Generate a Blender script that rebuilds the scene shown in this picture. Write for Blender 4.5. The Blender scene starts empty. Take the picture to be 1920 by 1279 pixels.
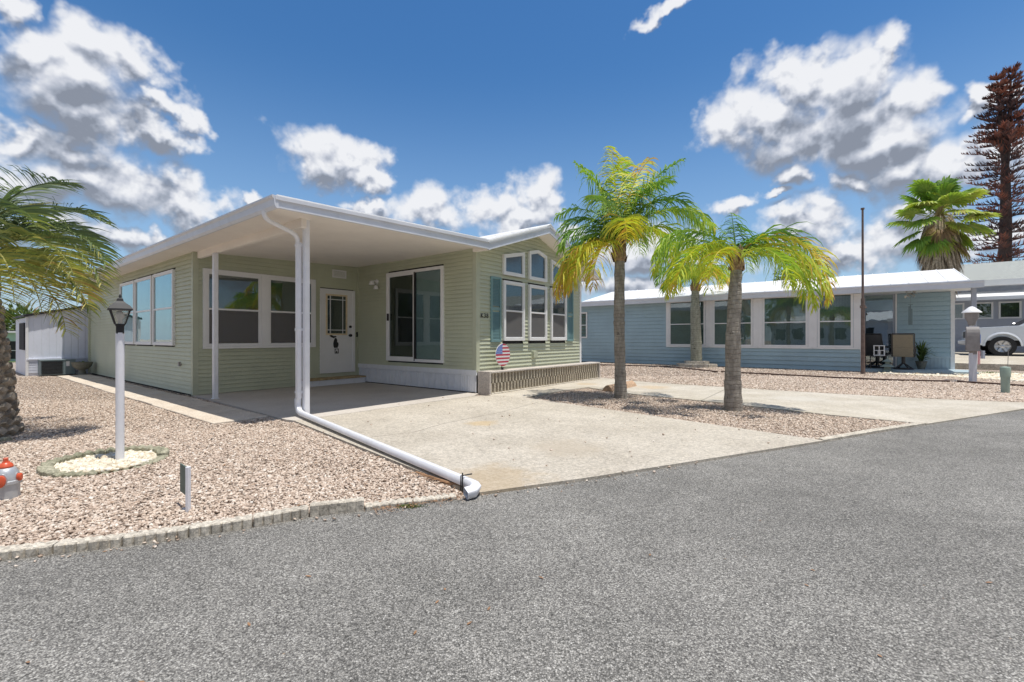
import bpy, math, random
import numpy as np
from mathutils import Vector, Matrix

R = math.radians
sc = bpy.context.scene
COL = sc.collection

# ------------------------------------------------------------------ camera
EYE = 1.1
F = 855.0                      # focal length in pixels of a 1920 wide frame
cam_d = bpy.data.cameras.new("camera")
cam_d.sensor_width = 36.0
cam_d.lens = F / 1920 * 36.0
cam_d.shift_y = -5.5 / 1920
cam_d.clip_start = 0.05
cam_d.clip_end = 2000
cam = bpy.data.objects.new("camera", cam_d)
cam.location = (0, 0, EYE)
cam.rotation_euler = (R(90), 0, 0)
COL.objects.link(cam)
sc.camera = cam

# house frame: s runs along the gable front, t along the long side walls
ANG = math.atan2(855, 670)
U = (math.cos(ANG), math.sin(ANG))
V = (-math.sin(ANG), math.cos(ANG))

def w2h(x, y):
    return U[0]*x+U[1]*y, V[0]*x+V[1]*y

def h2w(s, t):
    return U[0]*s+V[0]*t, U[1]*s+V[1]*t

def G(px, py, z=0.0):          # ground point seen at a photo position
    Y = (EYE-z)*F/(py-634.0)
    return (px-960)/F*Y, Y

def GH(px, py, z=0.0):
    return w2h(*G(px, py, z))

# ------------------------------------------------------------------ sun, sky, exposure
SUN_H = (0.03, -0.205, 1.0)   # towards the sun, house frame
sx, sy = h2w(SUN_H[0], SUN_H[1])
SUN = Vector((sx, sy, 1.0)).normalized()
sun_d = bpy.data.lights.new("sun", "SUN")
sun_d.energy = 3.0
sun_d.angle = R(0.53)
sun_d.color = (1.0, 0.955, 0.88)
sun = bpy.data.objects.new("sun", sun_d)
sun.rotation_euler = SUN.to_track_quat('Z', 'Y').to_euler()
sun.location = (0, 0, 30)
COL.objects.link(sun)

sc.view_settings.view_transform = 'Standard'
sc.view_settings.look = 'None'
sc.view_settings.exposure = 0.66
sc.view_settings.gamma = 1.0
sc.view_settings.use_curve_mapping = False
sc.render.engine = 'CYCLES'
sc.cycles.use_denoising = True
sc.cycles.max_bounces = 8
sc.cycles.transparent_max_bounces = 12
sc.cycles.caustics_reflective = False
sc.cycles.caustics_refractive = False
sc.cycles.sample_clamp_indirect = 6.0


class NT:
    """small helper to write node trees"""
    def __init__(self, tree):
        self.t = tree
        self.n = tree.nodes
        self.l = tree.links

    def link(self, a, b):
        self.l.new(a, b)

    def put(self, sock, val):
        if val is None:
            return
        if isinstance(val, bpy.types.NodeSocket):
            self.l.new(val, sock)
        else:
            sock.default_value = val

    def math(self, op, a, b=None, c=None, clamp=False):
        nd = self.n.new('ShaderNodeMath'); nd.operation = op; nd.use_clamp = clamp
        self.put(nd.inputs[0], a); self.put(nd.inputs[1], b); self.put(nd.inputs[2], c)
        return nd.outputs[0]

    def vmath(self, op, a, b=None, c=None):
        nd = self.n.new('ShaderNodeVectorMath'); nd.operation = op
        self.put(nd.inputs[0], a); self.put(nd.inputs[1], b)
        if c is not None:
            self.put(nd.inputs[2], c)
        return nd.outputs['Value'] if op in ('LENGTH', 'DOT_PRODUCT', 'DISTANCE') else nd.outputs[0]

    def noise(self, vec, scale, detail=4.0, rough=0.55, dist=0.0, color=False, dims='3D'):
        nd = self.n.new('ShaderNodeTexNoise'); nd.noise_dimensions = dims
        if vec is not None:
            self.l.new(vec, nd.inputs['Vector'])
        nd.inputs['Scale'].default_value = scale
        nd.inputs['Detail'].default_value = detail
        nd.inputs['Roughness'].default_value = rough
        nd.inputs['Distortion'].default_value = dist
        return nd.outputs['Color' if color else 'Fac']

    def voronoi(self, vec, scale, feature='F1', out='Distance', rnd=1.0):
        nd = self.n.new('ShaderNodeTexVoronoi'); nd.feature = feature
        self.l.new(vec, nd.inputs['Vector'])
        nd.inputs['Scale'].default_value = scale
        nd.inputs['Randomness'].default_value = rnd
        return nd.outputs[out]

    def ramp(self, fac, stops, interp='LINEAR'):
        nd = self.n.new('ShaderNodeValToRGB')
        cr = nd.color_ramp; cr.interpolation = interp
        while len(cr.elements) < len(stops):
            cr.elements.new(0.5)
        for e, (p, c) in zip(cr.elements, stops):
            e.position = p
            e.color = (c[0], c[1], c[2], 1) if not isinstance(c, (int, float)) else (c, c, c, 1)
        self.l.new(fac, nd.inputs[0])
        return nd.outputs[0]

    def mix(self, fac, a, b, blend='MIX'):
        nd = self.n.new('ShaderNodeMix'); nd.data_type = 'RGBA'; nd.blend_type = blend
        self.put(nd.inputs[0], fac)
        for i, v in ((6, a), (7, b)):
            if isinstance(v, (tuple, list)):
                nd.inputs[i].default_value = (v[0], v[1], v[2], 1)
            else:
                self.l.new(v, nd.inputs[i])
        return nd.outputs[2]

    def smooth(self, val, lo, hi, a=0.0, b=1.0):
        nd = self.n.new('ShaderNodeMapRange'); nd.interpolation_type = 'SMOOTHSTEP'
        self.put(nd.inputs[0], val)
        nd.inputs[1].default_value = lo; nd.inputs[2].default_value = hi
        nd.inputs[3].default_value = a; nd.inputs[4].default_value = b
        return nd.outputs[0]


def build_world():
    w = bpy.data.worlds.new("World"); sc.world = w
    w.use_nodes = True
    w.cycles.sampling_method = 'MANUAL'; w.cycles.sample_map_resolution = 256
    t = NT(w.node_tree); t.n.clear()
    out = t.n.new('ShaderNodeOutputWorld')
    bg = t.n.new('ShaderNodeBackground')
    sky = t.n.new('ShaderNodeTexSky')
    sky.sky_type = 'NISHITA'; sky.sun_disc = False
    sky.sun_elevation = math.asin(SUN.z)
    sky.sun_rotation = math.atan2(SUN.x, SUN.y)
    sky.air_density = 1.25; sky.dust_density = 0.35; sky.ozone_density = 2.2
    geo = t.n.new('ShaderNodeTexCoord')
    d = geo.outputs['Generated']
    STR = 0.15
    # the cloud field, in azimuth and elevation of the sky
    g = bpy.data.node_groups.new("cloud_field", 'ShaderNodeTree')
    g.interface.new_socket("P", in_out='INPUT', socket_type='NodeSocketVector')
    g.interface.new_socket("D", in_out='INPUT', socket_type='NodeSocketVector')
    g.interface.new_socket("Density", in_out='OUTPUT', socket_type='NodeSocketFloat')
    q = NT(g)
    gi = q.n.new('NodeGroupInput'); go = q.n.new('NodeGroupOutput')
    P, D = gi.outputs[0], gi.outputs[1]
    n1 = q.noise(D, 5.0, 6.0, 0.55, color=True)
    n2 = q.noise(D, 24.0, 3.0, 0.55, color=True)
    o1 = q.vmath('MULTIPLY', q.vmath('SUBTRACT', n1, (0.5, 0.5, 0.5)), (0.26, 0.17, 0.0))
    o2 = q.vmath('MULTIPLY', q.vmath('SUBTRACT', n2, (0.5, 0.5, 0.5)), (0.06, 0.05, 0.0))
    p = q.vmath('ADD', q.vmath('ADD', P, o1), o2)
    cl = [(1480,430,70,34,1),(1600,470,110,34,1),(1780,400,90,40,1),(110,430,110,34,1),(60,120,115,48,1),(200,125,120,46,1),(295,160,62,42,1),(150,185,165,62,1),(205,240,105,42,1),
          (60,262,95,36,1),(150,290,140,50,1),(310,270,62,46,1),(345,222,42,24,1),(60,335,120,66,1),
          (200,345,150,52,1),(330,370,78,46,1),(240,440,90,30,1.15),(430,380,30,22,1.2),(20,22,62,36,1.1),
          (585,285,78,50,1),(648,320,62,40,1),(682,346,44,26,1.05),
          (690,402,80,24,1.1),(815,405,85,40,1),(920,405,60,38,1),(1010,385,48,52,1),(970,430,80,30,1),(1065,430,36,18,1.1),
          (1240,12,62,16,1.2),
          (1345,250,62,42,1),(1430,215,90,58,1),(1505,140,58,44,1),(1600,150,115,75,1),(1665,90,44,42,1),
          (1735,170,88,52,1),(1620,240,180,78,1),(1500,270,120,58,1),
          (1495,345,60,28,1.05),(1455,382,42,11,1.15),(1370,400,45,20,1.15),(1540,415,90,48,1),(1625,350,65,28,1.05),
          (1740,320,115,55,1),(1870,310,95,62,1),(1690,450,130,48,1),(1870,450,120,40,1.1),(1560,485,75,30,1),
          (1885,165,45,48,1.25),(1200,455,110,48,1.02),(1230,520,160,38,1.02),
          (1680,270,150,60,1)]
    acc = None
    for (cx, cy, rx, ry, wgt) in cl:
        az = math.atan((cx-960)/F); el = math.atan((634-cy)/F*math.cos(az))
        ca = math.cos(az)
        ra = rx/F*ca*ca; re = ry/F*ca
        ix, iy = 1/ra, 1/re
        v = q.vmath('MULTIPLY_ADD', p, (ix, iy, 0), (-az*ix, -el*iy, 0))
        ln = q.vmath('LENGTH', v)
        if wgt != 1:
            ln = q.math('MULTIPLY', ln, wgt)
        acc = ln if acc is None else q.math('SMOOTH_MIN', acc, ln, 0.25)
    # unseen clouds for the rest of the sky, cover thickened to raise the fill light, away from the part the street looks at
    sep = q.n.new('ShaderNodeSeparateXYZ'); q.link(P, sep.inputs[0])
    side = q.smooth(q.math('ABSOLUTE', sep.outputs[0]), 0.9, 1.3)
    nz = q.noise(D, 2.2, 3.0, 0.5)
    oth = q.math('MULTIPLY_ADD', nz, -9.0, 5.1)
    oth = q.math('ADD', oth, q.math('MULTIPLY_ADD', side, -8.0, 8.0))
    acc = q.math('MINIMUM', acc, oth)
    dens = q.math('SUBTRACT', 1.12, acc)
    n3 = q.noise(D, 11.0, 5.0, 0.5)
    Dd = q.vmath('ADD', D, q.vmath('MULTIPLY', q.vmath('SUBTRACT', n2, (0.5, 0.5, 0.5)), (0.05, 0.05, 0.05)))
    pf = q.voronoi(Dd, 15.0); pf2 = q.voronoi(Dd, 34.0)
    dens = q.math('ADD', dens, q.math('MULTIPLY_ADD', n3, 0.5, -0.25))
    dens = q.math('ADD', dens, q.math('MULTIPLY_ADD', pf, -0.5, 0.22))
    dens = q.math('ADD', dens, q.math('MULTIPLY_ADD', pf2, -0.25, 0.11))
    q.link(dens, go.inputs[0])

    s = t.n.new('ShaderNodeSeparateXYZ'); t.link(d, s.inputs[0])
    az = t.math('ARCTAN2', s.outputs[0], s.outputs[1])
    el = t.math('ARCSINE', s.outputs[2])
    cb = t.n.new('ShaderNodeCombineXYZ'); t.link(az, cb.inputs[0]); t.link(el, cb.inputs[1])

    def field(du):
        nd = t.n.new('ShaderNodeGroup'); nd.node_tree = g
        t.link(t.vmath('ADD', cb.outputs[0], (0, du, 0)), nd.inputs[0])
        t.link(t.vmath('ADD', d, (0, 0, du)), nd.inputs[1])
        return nd.outputs[0]
    here = field(0.0); up = field(0.075); near = field(0.014)
    alpha = t.smooth(here, -0.14, 0.55)
    alpha = t.math('MULTIPLY', alpha, 0.97)
    shade = t.math('ADD', t.smooth(up, -0.1, 1.0, 0.16, 1.0), t.math('MULTIPLY', t.math('SUBTRACT', near, here), 1.5))
    fine = t.noise(d, 9.0, 4.0, 0.55)
    shade = t.math('ADD', shade, t.math('MULTIPLY_ADD', fine, 0.3, -0.15), clamp=True)
    ccol = t.ramp(shade, [(0.0, (0.92, 0.93, 0.96)), (0.2, (0.80, 0.82, 0.87)), (0.42, (0.64, 0.67, 0.75)), (0.7, (0.42, 0.46, 0.545)), (1.0, (0.27, 0.30, 0.365))])
    ccol = t.vmath('SCALE', ccol); ccol.node.inputs['Scale'].default_value = 1.0/STR*0.61
    # real sky colour, deepened a little as through a polariser
    hsv = t.n.new('ShaderNodeHueSaturation')
    hsv.inputs['Saturation'].default_value = 1.30
    hsv.inputs['Value'].default_value = 0.50
    t.link(sky.outputs[0], hsv.inputs['Color'])
    hz = t.smooth(el, 0.0, 0.55, 0.55, 0.0)
    skyb = t.vmath('MULTIPLY', hsv.outputs[0], (0.84, 0.90, 0.98))
    skyc = t.mix(hz, skyb, tuple(c/STR for c in (0.245, 0.37, 0.56)))
    full = t.mix(alpha, skyc, ccol)
    t.link(full, bg.inputs['Color'])
    bg.inputs['Strength'].default_value = STR
    t.link(bg.outputs[0], out.inputs['Surface'])

build_world()

# ------------------------------------------------------------------ materials
MATS = {}

def new_mat(name):
    m = bpy.data.materials.new(name); m.use_nodes = True
    t = NT(m.node_tree); t.n.clear()
    out = t.n.new('ShaderNodeOutputMaterial')
    bs = t.n.new('ShaderNodeBsdfPrincipled')
    t.link(bs.outputs[0], out.inputs['Surface'])
    MATS[name] = m
    return m, t, bs, out

def coords(t, kind='Object'):
    return t.n.new('ShaderNodeTexCoord').outputs[kind]

def wpos(t):
    return t.n.new('ShaderNodeNewGeometry').outputs['Position']

def bump(t, bs, height, strength=0.3, dist=0.01):
    b = t.n.new('ShaderNodeBump'); b.inputs['Strength'].default_value = strength
    b.inputs['Distance'].default_value = dist
    t.link(height, b.inputs['Height']); t.link(b.outputs[0], bs.inputs['Normal'])

def plain(name, col, rough=0.5, var=0.12, scale=3.0, bmp=0.0, bscale=40.0, metal=0.0, spec=0.5, dirt=0.0, dirtcol=(0.2, 0.16, 0.1)):
    """painted or moulded surface with slight tone variation and dirt"""
    m, t, bs, out = new_mat(name)
    p = wpos(t)
    n = t.noise(p, scale, 5.0, 0.6)
    lo = tuple(c*(1-var) for c in col); hi = tuple(min(1, c*(1+var)) for c in col)
    c = t.mix(t.smooth(n, 0.3, 0.7), lo, hi)
    if dirt > 0:
        n2 = t.noise(t.vmath('MULTIPLY', p, (1, 1, 0.35)), 7.0, 6.0, 0.7)
        c = t.mix(t.smooth(n2, 0.5, 0.78, 0, dirt), c, dirtcol)
    t.link(c, bs.inputs['Base Color'])
    bs.inputs['Roughness'].default_value = rough
    bs.inputs['Metallic'].default_value = metal
    bs.inputs['Specular IOR Level'].default_value = spec
    if bmp > 0:
        bump(t, bs, t.noise(p, bscale, 4.0, 0.6), bmp, 0.004)
    return m

plain('sage_siding', (0.515, 0.54, 0.405), 0.5, 0.05, 1.2, 0.12, 90, dirt=0.10)
plain('sage_trim', (0.48, 0.505, 0.38), 0.5, 0.05, 2, dirt=0.08)
plain('white_trim', (0.80, 0.80, 0.80), 0.4, 0.03, 3, dirt=0.07)
plain('gutter_white', (0.66, 0.68, 0.73), 0.38, 0.04, 2, dirt=0.12)
plain('pipe_white', (0.78, 0.79, 0.83), 0.35, 0.04, 5, dirt=0.16, dirtcol=(0.3, 0.27, 0.22))
plain('soffit', (0.86, 0.815, 0.76), 0.6, 0.05, 0.8, dirt=0.06)
plain('roof_white', (0.80, 0.80, 0.80), 0.5, 0.05, 1.0, dirt=0.12)
plain('skirt_white', (0.74, 0.76, 0.80), 0.4, 0.04, 3, dirt=0.2, dirtcol=(0.35, 0.3, 0.22))
plain('door_white', (0.78, 0.78, 0.78), 0.4, 0.02, 4)
plain('door_gold', (0.72, 0.60, 0.40), 0.45, 0.08, 10)
plain('black_metal', (0.018, 0.018, 0.02), 0.6, 0.2, 20)
plain('black_plastic', (0.015, 0.015, 0.017), 0.5, 0.2, 20)
plain('teal_shutter', (0.18, 0.31, 0.315), 0.5, 0.06, 3, dirt=0.1)
plain('blue_siding', (0.37, 0.50, 0.56), 0.5, 0.06, 1.0, 0.1, 80, dirt=0.10)
plain('blue_skirt', (0.42, 0.52, 0.57), 0.5, 0.05, 3, dirt=0.15)
plain('gray_wall', (0.42, 0.45, 0.52), 0.6, 0.05, 2, dirt=0.1)
plain('shed_white', (0.72, 0.75, 0.84), 0.5, 0.05, 1.5, dirt=0.1)
plain('teal_wall', (0.42, 0.60, 0.52), 0.6, 0.06, 2)
plain('blind', (0.45, 0.46, 0.45), 0.8, 0.08, 4)
plain('blind_dark', (0.15, 0.145, 0.15), 0.8, 0.1, 4)
plain('blind_mauve', (0.23, 0.19, 0.22), 0.8, 0.1, 4)
plain('blind_sky_reflect', (0.34, 0.48, 0.49), 0.7, 0.1, 3)  # teal painted in for the sky reflected in the long wall's panes
plain('blind_blue', (0.30, 0.35, 0.35), 0.8, 0.1, 3)
plain('planter_gap', (0.11, 0.085, 0.055), 0.9, 0.3, 20)
plain('dark_room', (0.035, 0.035, 0.037), 0.9, 0.2, 4)
plain('screen_grey', (0.115, 0.11, 0.115), 0.9, 0.1, 60)
plain('tan_sling', (0.27, 0.235, 0.17), 0.8, 0.08, 30, 0.2, 300)
plain('brown_sling', (0.10, 0.09, 0.085), 0.8, 0.08, 30, 0.2, 300)
plain('dark_frame', (0.045, 0.042, 0.042), 0.4, 0.15, 20)
plain('wood_step', (0.42, 0.32, 0.18), 0.8, 0.25, 14, 0.3, 60)
plain('ac_metal', (0.16, 0.21, 0.22), 0.5, 0.1, 6, dirt=0.15)
plain('bowl_clay', (0.17, 0.17, 0.14), 0.8, 0.2, 12)
plain('green_box', (0.34, 0.43, 0.36), 0.55, 0.06, 6, dirt=0.15)
plain('pole_brown', (0.17, 0.12, 0.10), 0.6, 0.25, 9, dirt=0.3)
plain('mailbox_grey', (0.30, 0.28, 0.27), 0.6, 0.1, 9)
plain('hydrant_silver', (0.50, 0.52, 0.54), 0.38, 0.08, 14, 0.1, 60, metal=0.35, dirt=0.12)
plain('hydrant_orange', (0.62, 0.10, 0.04), 0.35, 0.1, 10, dirt=0.1)
plain('sign_green', (0.10, 0.15, 0.13), 0.6, 0.1, 12)
plain('truck_paint', (0.76, 0.79, 0.83), 0.22, 0.02, 2, metal=0.15)
plain('tyre', (0.025, 0.025, 0.027), 0.85, 0.2, 30)
plain('rim', (0.55, 0.55, 0.56), 0.3, 0.05, 6, metal=0.7)
plain('tree_wood', (0.09, 0.062, 0.052), 0.9, 0.3, 14, 0.5, 40)
plain('dry_leaf', (0.30, 0.17, 0.09), 0.85, 0.3, 16)
plain('light_clay', (0.55, 0.53, 0.50), 0.5, 0.05, 10)
plain('flag_red', (0.48, 0.045, 0.075), 0.7, 0.08, 30)
plain('flag_white', (0.75, 0.74, 0.74), 0.7, 0.04, 30)
plain('flag_blue', (0.13, 0.22, 0.55), 0.7, 0.08, 30)
plain('rust_rock', (0.46, 0.31, 0.20), 0.9, 0.25, 30, 0.4, 60)
plain('moss', (0.09, 0.14, 0.03), 0.9, 0.3, 60)
plain('edging_line', (0.10, 0.06, 0.045), 0.8, 0.2, 20)
plain('statue_green', (0.26, 0.32, 0.29), 0.8, 0.15, 20)


def concrete(name, c1, c2, speck=0.18, scale=1.0, lines=(), stain=0.25, bmp=0.25, stain_col=(0.30, 0.22, 0.12), spots=()):
    m, t, bs, out = new_mat(name)
    p = wpos(t)
    n = t.noise(p, 0.9*scale, 6.0, 0.62)
    c = t.mix(t.smooth(n, 0.33, 0.68), c1, c2)
    n2 = t.noise(p, 4.5*scale, 6.0, 0.7)
    c = t.mix(t.smooth(n2, 0.5, 0.8, 0, stain), c, tuple(x*0.6 for x in c1))
    n3 = t.noise(p, 190.0, 2.0, 0.7)
    n4 = t.voronoi(p, 120.0, 'F1', 'Color')
    sp = t.n.new('ShaderNodeSeparateXYZ'); t.link(n4, sp.inputs[0])
    v6 = t.voronoi(p, 48.0, 'F1', 'Color'); sp6 = t.n.new('ShaderNodeSeparateXYZ'); t.link(v6, sp6.inputs[0])
    gr = t.math('ADD', t.math('MULTIPLY_ADD', n3, 0.9, -0.45), t.math('MULTIPLY_ADD', sp.outputs[0], 0.7, -0.35))
    gr = t.math('ADD', gr, t.math('MULTIPLY_ADD', sp6.outputs[0], 0.8, -0.4))
    f = t.math('MULTIPLY_ADD', gr, speck*2, 1.0)
    c = t.vmath('SCALE', c); t.link(f, c.node.inputs['Scale'])
    for (pt, rad, col) in spots:
        dd = t.vmath('DISTANCE', t.vmath('MULTIPLY', p, (1, 1, 0)), (pt[0], pt[1], 0))
        dd = t.math('ADD', dd, t.math('MULTIPLY_ADD', n2, rad*1.6, -rad*0.8))
        c = t.mix(t.smooth(dd, rad*0.3, rad, 0.55, 0.0), c, col)
    hsum = gr
    for (A, B, wd, amp) in lines:
        ax, ay = A; bx, by = B
        L = math.hypot(bx-ax, by-ay); dx, dy = (bx-ax)/L, (by-ay)/L
        rel = t.vmath('SUBTRACT', p, (ax, ay, 0))
        along = t.vmath('DOT_PRODUCT', rel, (dx, dy, 0))
        per = t.vmath('DOT_PRODUCT', rel, (-dy, dx, 0))
        if amp > 0:
            nn = t.noise(p, 5.0, 5.0, 0.65)
            per = t.math('ADD', per, t.math('MULTIPLY_ADD', nn, amp*2, -amp))
        per = t.math('ABSOLUTE', per)
        mk = t.smooth(per, wd*0.4, wd, 1.0, 0.0)
        ins = t.math('MULTIPLY', t.math('GREATER_THAN', along, 0.0), t.math('LESS_THAN', along, L))
        mk = t.math('MULTIPLY', mk, ins)
        c = t.mix(t.math('MULTIPLY', mk, 0.62), c, (0.10, 0.09, 0.075))
        hsum = t.math('SUBTRACT', hsum, t.math('MULTIPLY', mk, 2.0))
    t.link(c, bs.inputs['Base Color'])
    bs.inputs['Roughness'].default_value = 0.9
    bs.inputs['Specular IOR Level'].default_value = 0.25
    bump(t, bs, hsum, bmp, 0.004)
    return m

concrete('edge_concrete', (0.46, 0.415, 0.345), (0.59, 0.54, 0.455), 0.3, 4, bmp=0.5, stain=0.5)
concrete('mossy_concrete', (0.25, 0.245, 0.17), (0.38, 0.36, 0.27), 0.3, 4, bmp=0.5, stain=0.6)
concrete('planter_concrete', (0.50, 0.44, 0.35), (0.60, 0.54, 0.44), 0.25, 3, bmp=0.5, stain=0.4)
concrete('planter_plain', (0.46, 0.42, 0.38), (0.55, 0.50, 0.45), 0.18, 2, bmp=0.3, stain=0.3)
concrete('paver', (0.55, 0.47, 0.38), (0.64, 0.57, 0.48), 0.14, 2, bmp=0.2)


def gravel_ground():
    m, t, bs, out = new_mat('gravel_bed')
    p = wpos(t)
    vd = t.voronoi(p, 42.0); vc = t.voronoi(p, 42.0, 'F1', 'Color')
    s = t.n.new('ShaderNodeSeparateXYZ'); t.link(vc, s.inputs[0])
    c = t.ramp(s.outputs[0], [(0.0, (0.22, 0.18, 0.15)), (0.3, (0.41, 0.325, 0.265)), (0.6, (0.53, 0.435, 0.36)), (0.85, (0.63, 0.54, 0.46)), (1.0, (0.72, 0.65, 0.58))])
    dk = t.smooth(vd, 0.35, 0.8, 1.0, 0.45)
    c = t.vmath('SCALE', c); t.link(dk, c.node.inputs['Scale'])
    n = t.noise(p, 0.6, 4, 0.6)
    c = t.mix(t.smooth(n, 0.4, 0.75, 0, 0.3), c, (0.45, 0.38, 0.30))
    t.link(c, bs.inputs['Base Color']); bs.inputs['Roughness'].default_value = 0.95
    bs.inputs['Specular IOR Level'].default_value = 0.2
    bump(t, bs, t.math('MULTIPLY', vd, -1.0), 0.9, 0.02)

gravel_ground()


def stone_mat(name, stops):
    m, t, bs, out = new_mat(name)
    a = t.n.new('ShaderNodeAttribute'); a.attribute_name = 'tone'
    c = t.ramp(a.outputs['Fac'], stops)
    n = t.noise(wpos(t), 160.0, 3, 0.6)
    f = t.math('MULTIPLY_ADD', n, 0.5, 0.75)
    c = t.vmath('SCALE', c); t.link(f, c.node.inputs['Scale'])
    t.link(c, bs.inputs['Base Color']); bs.inputs['Roughness'].default_value = 0.9
    bs.inputs['Specular IOR Level'].default_value = 0.25

stone_mat('gravel_stone', [(0.0, (0.19, 0.155, 0.13)), (0.2, (0.39, 0.30, 0.235)), (0.45, (0.55, 0.44, 0.355)), (0.7, (0.67, 0.56, 0.465)), (0.9, (0.76, 0.68, 0.59)), (1.0, (0.82, 0.78, 0.72))])
stone_mat('pebble_white', [(0.0, (0.45, 0.36, 0.24)), (0.3, (0.66, 0.58, 0.44)), (0.7, (0.76, 0.71, 0.60)), (1.0, (0.82, 0.80, 0.74))])


def asphalt():
    m, t, bs, out = new_mat('asphalt')
    p = wpos(t)
    v1 = t.voronoi(p, 150.0, 'F1', 'Color'); vd = t.voronoi(p, 150.0)
    s = t.n.new('ShaderNodeSeparateXYZ'); t.link(v1, s.inputs[0])
    v2 = t.voronoi(p, 290.0, 'F1', 'Color')
    s2 = t.n.new('ShaderNodeSeparateXYZ'); t.link(v2, s2.inputs[0])
    mixv = t.math('ADD', t.math('MULTIPLY', s.outputs[0], 0.62), t.math('MULTIPLY', s2.outputs[1], 0.38))
    c = t.ramp(mixv, [(0.0, (0.055, 0.052, 0.046)), (0.3, (0.20, 0.192, 0.177)), (0.55, (0.325, 0.312, 0.288)), (0.78, (0.45, 0.43, 0.39)), (1.0, (0.78, 0.76, 0.71))])
    dk = t.smooth(vd, 0.3, 0.75, 1.0, 0.5)
    c = t.vmath('SCALE', c); t.link(dk, c.node.inputs['Scale'])
    n = t.noise(p, 0.55, 5, 0.6)
    f = t.smooth(n, 0.3, 0.72, 0.82, 1.14)
    n5 = t.noise(t.vmath('MULTIPLY', p, (1.0, 1.6, 1.0)), 2.6, 6, 0.65)
    f = t.math('MULTIPLY', f, t.smooth(n5, 0.3, 0.7, 0.9, 1.08))
    c = t.vmath('SCALE', c); t.link(f, c.node.inputs['Scale'])
    # a few rusty flecks and dry bits
    fl = t.voronoi(p, 9.0); n6 = t.noise(p, 2.0, 2, 0.5)
    mk = t.math('MULTIPLY', t.math('LESS_THAN', fl, 0.045), t.math('GREATER_THAN', n6, 0.52))
    c = t.mix(t.math('MULTIPLY', mk, 0.5), c, (0.34, 0.22, 0.12))
    t.link(c, bs.inputs['Base Color']); bs.inputs['Roughness'].default_value = 0.85
    bs.inputs['Specular IOR Level'].default_value = 0.35
    h = t.math('ADD', t.math('MULTIPLY', vd, -1.0), t.math('MULTIPLY', s2.outputs[0], 0.4))
    bump(t, bs, h, 0.75, 0.006)

asphalt()


def glass(name, tint=(0.72, 0.78, 0.76), refl=0.16, rough=0.01, wob=0.02):
    m, t, bs, out = new_mat(name)
    t.n.remove(bs)
    tr = t.n.new('ShaderNodeBsdfTransparent'); tr.inputs[0].default_value = (*tint, 1)
    gl = t.n.new('ShaderNodeBsdfGlossy'); gl.inputs['Roughness'].default_value = rough
    gl.inputs['Color'].default_value = (0.92, 0.95, 0.97, 1)
    b = t.n.new('ShaderNodeBump'); b.inputs['Strength'].default_value = wob; b.inputs['Distance'].default_value = 0.05
    t.link(t.noise(wpos(t), 2.5, 2, 0.5), b.inputs['Height'])
    ge = t.n.new('ShaderNodeNewGeometry')
    cs = t.math('ABSOLUTE', t.vmath('DOT_PRODUCT', ge.outputs['Normal'], ge.outputs['Incoming']))
    fres = t.math('MULTIPLY_ADD', t.math('POWER', t.math('SUBTRACT', 1.0, cs, clamp=True), 5.0), 0.9, 0.04)
    t.link(b.outputs[0], gl.inputs['Normal'])
    fac = t.math('MULTIPLY_ADD', fres, 1.0, refl, clamp=True)
    mx = t.n.new('ShaderNodeMixShader')
    t.link(fac, mx.inputs[0]); t.link(tr.outputs[0], mx.inputs[1]); t.link(gl.outputs[0], mx.inputs[2])
    t.link(mx.outputs[0], out.inputs['Surface'])

glass('glass', refl=0.05)
glass('glass_blue', (0.75, 0.85, 0.86), 0.10)
glass('glass_teal', (0.78, 0.95, 0.95), 0.14)
def screen_mesh():
    m, t, bs, out = new_mat('screen_mesh')
    bs.inputs['Base Color'].default_value = (0.19, 0.185, 0.185, 1); bs.inputs['Roughness'].default_value = 0.9
    tr = t.n.new('ShaderNodeBsdfTransparent'); mx = t.n.new('ShaderNodeMixShader'); mx.inputs[0].default_value = 0.62
    t.link(tr.outputs[0], mx.inputs[1]); t.link(bs.outputs[0], mx.inputs[2]); t.link(mx.outputs[0], out.inputs['Surface'])
screen_mesh()
glass('lantern_glass', (0.82, 0.82, 0.78), 0.12, 0.25, 0.1)


def leaf_mat(name, stops, trans=0.35, rough=0.6):
    m, t, bs, out = new_mat(name)
    a = t.n.new('ShaderNodeAttribute'); a.attribute_name = 'tone'
    c = t.ramp(a.outputs['Fac'], stops)
    t.link(c, bs.inputs['Base Color']); bs.inputs['Roughness'].default_value = rough
    bs.inputs['Specular IOR Level'].default_value = 0.45
    tl = t.n.new('ShaderNodeBsdfTranslucent')
    c2 = t.mix(1.0, c, (1.0, 1.15, 0.55), 'MULTIPLY'); t.link(c2, tl.inputs['Color'])
    mx = t.n.new('ShaderNodeMixShader'); mx.inputs[0].default_value = trans
    t.link(bs.outputs[0], mx.inputs[1]); t.link(tl.outputs[0], mx.inputs[2])
    t.link(mx.outputs[0], out.inputs['Surface'])

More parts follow.
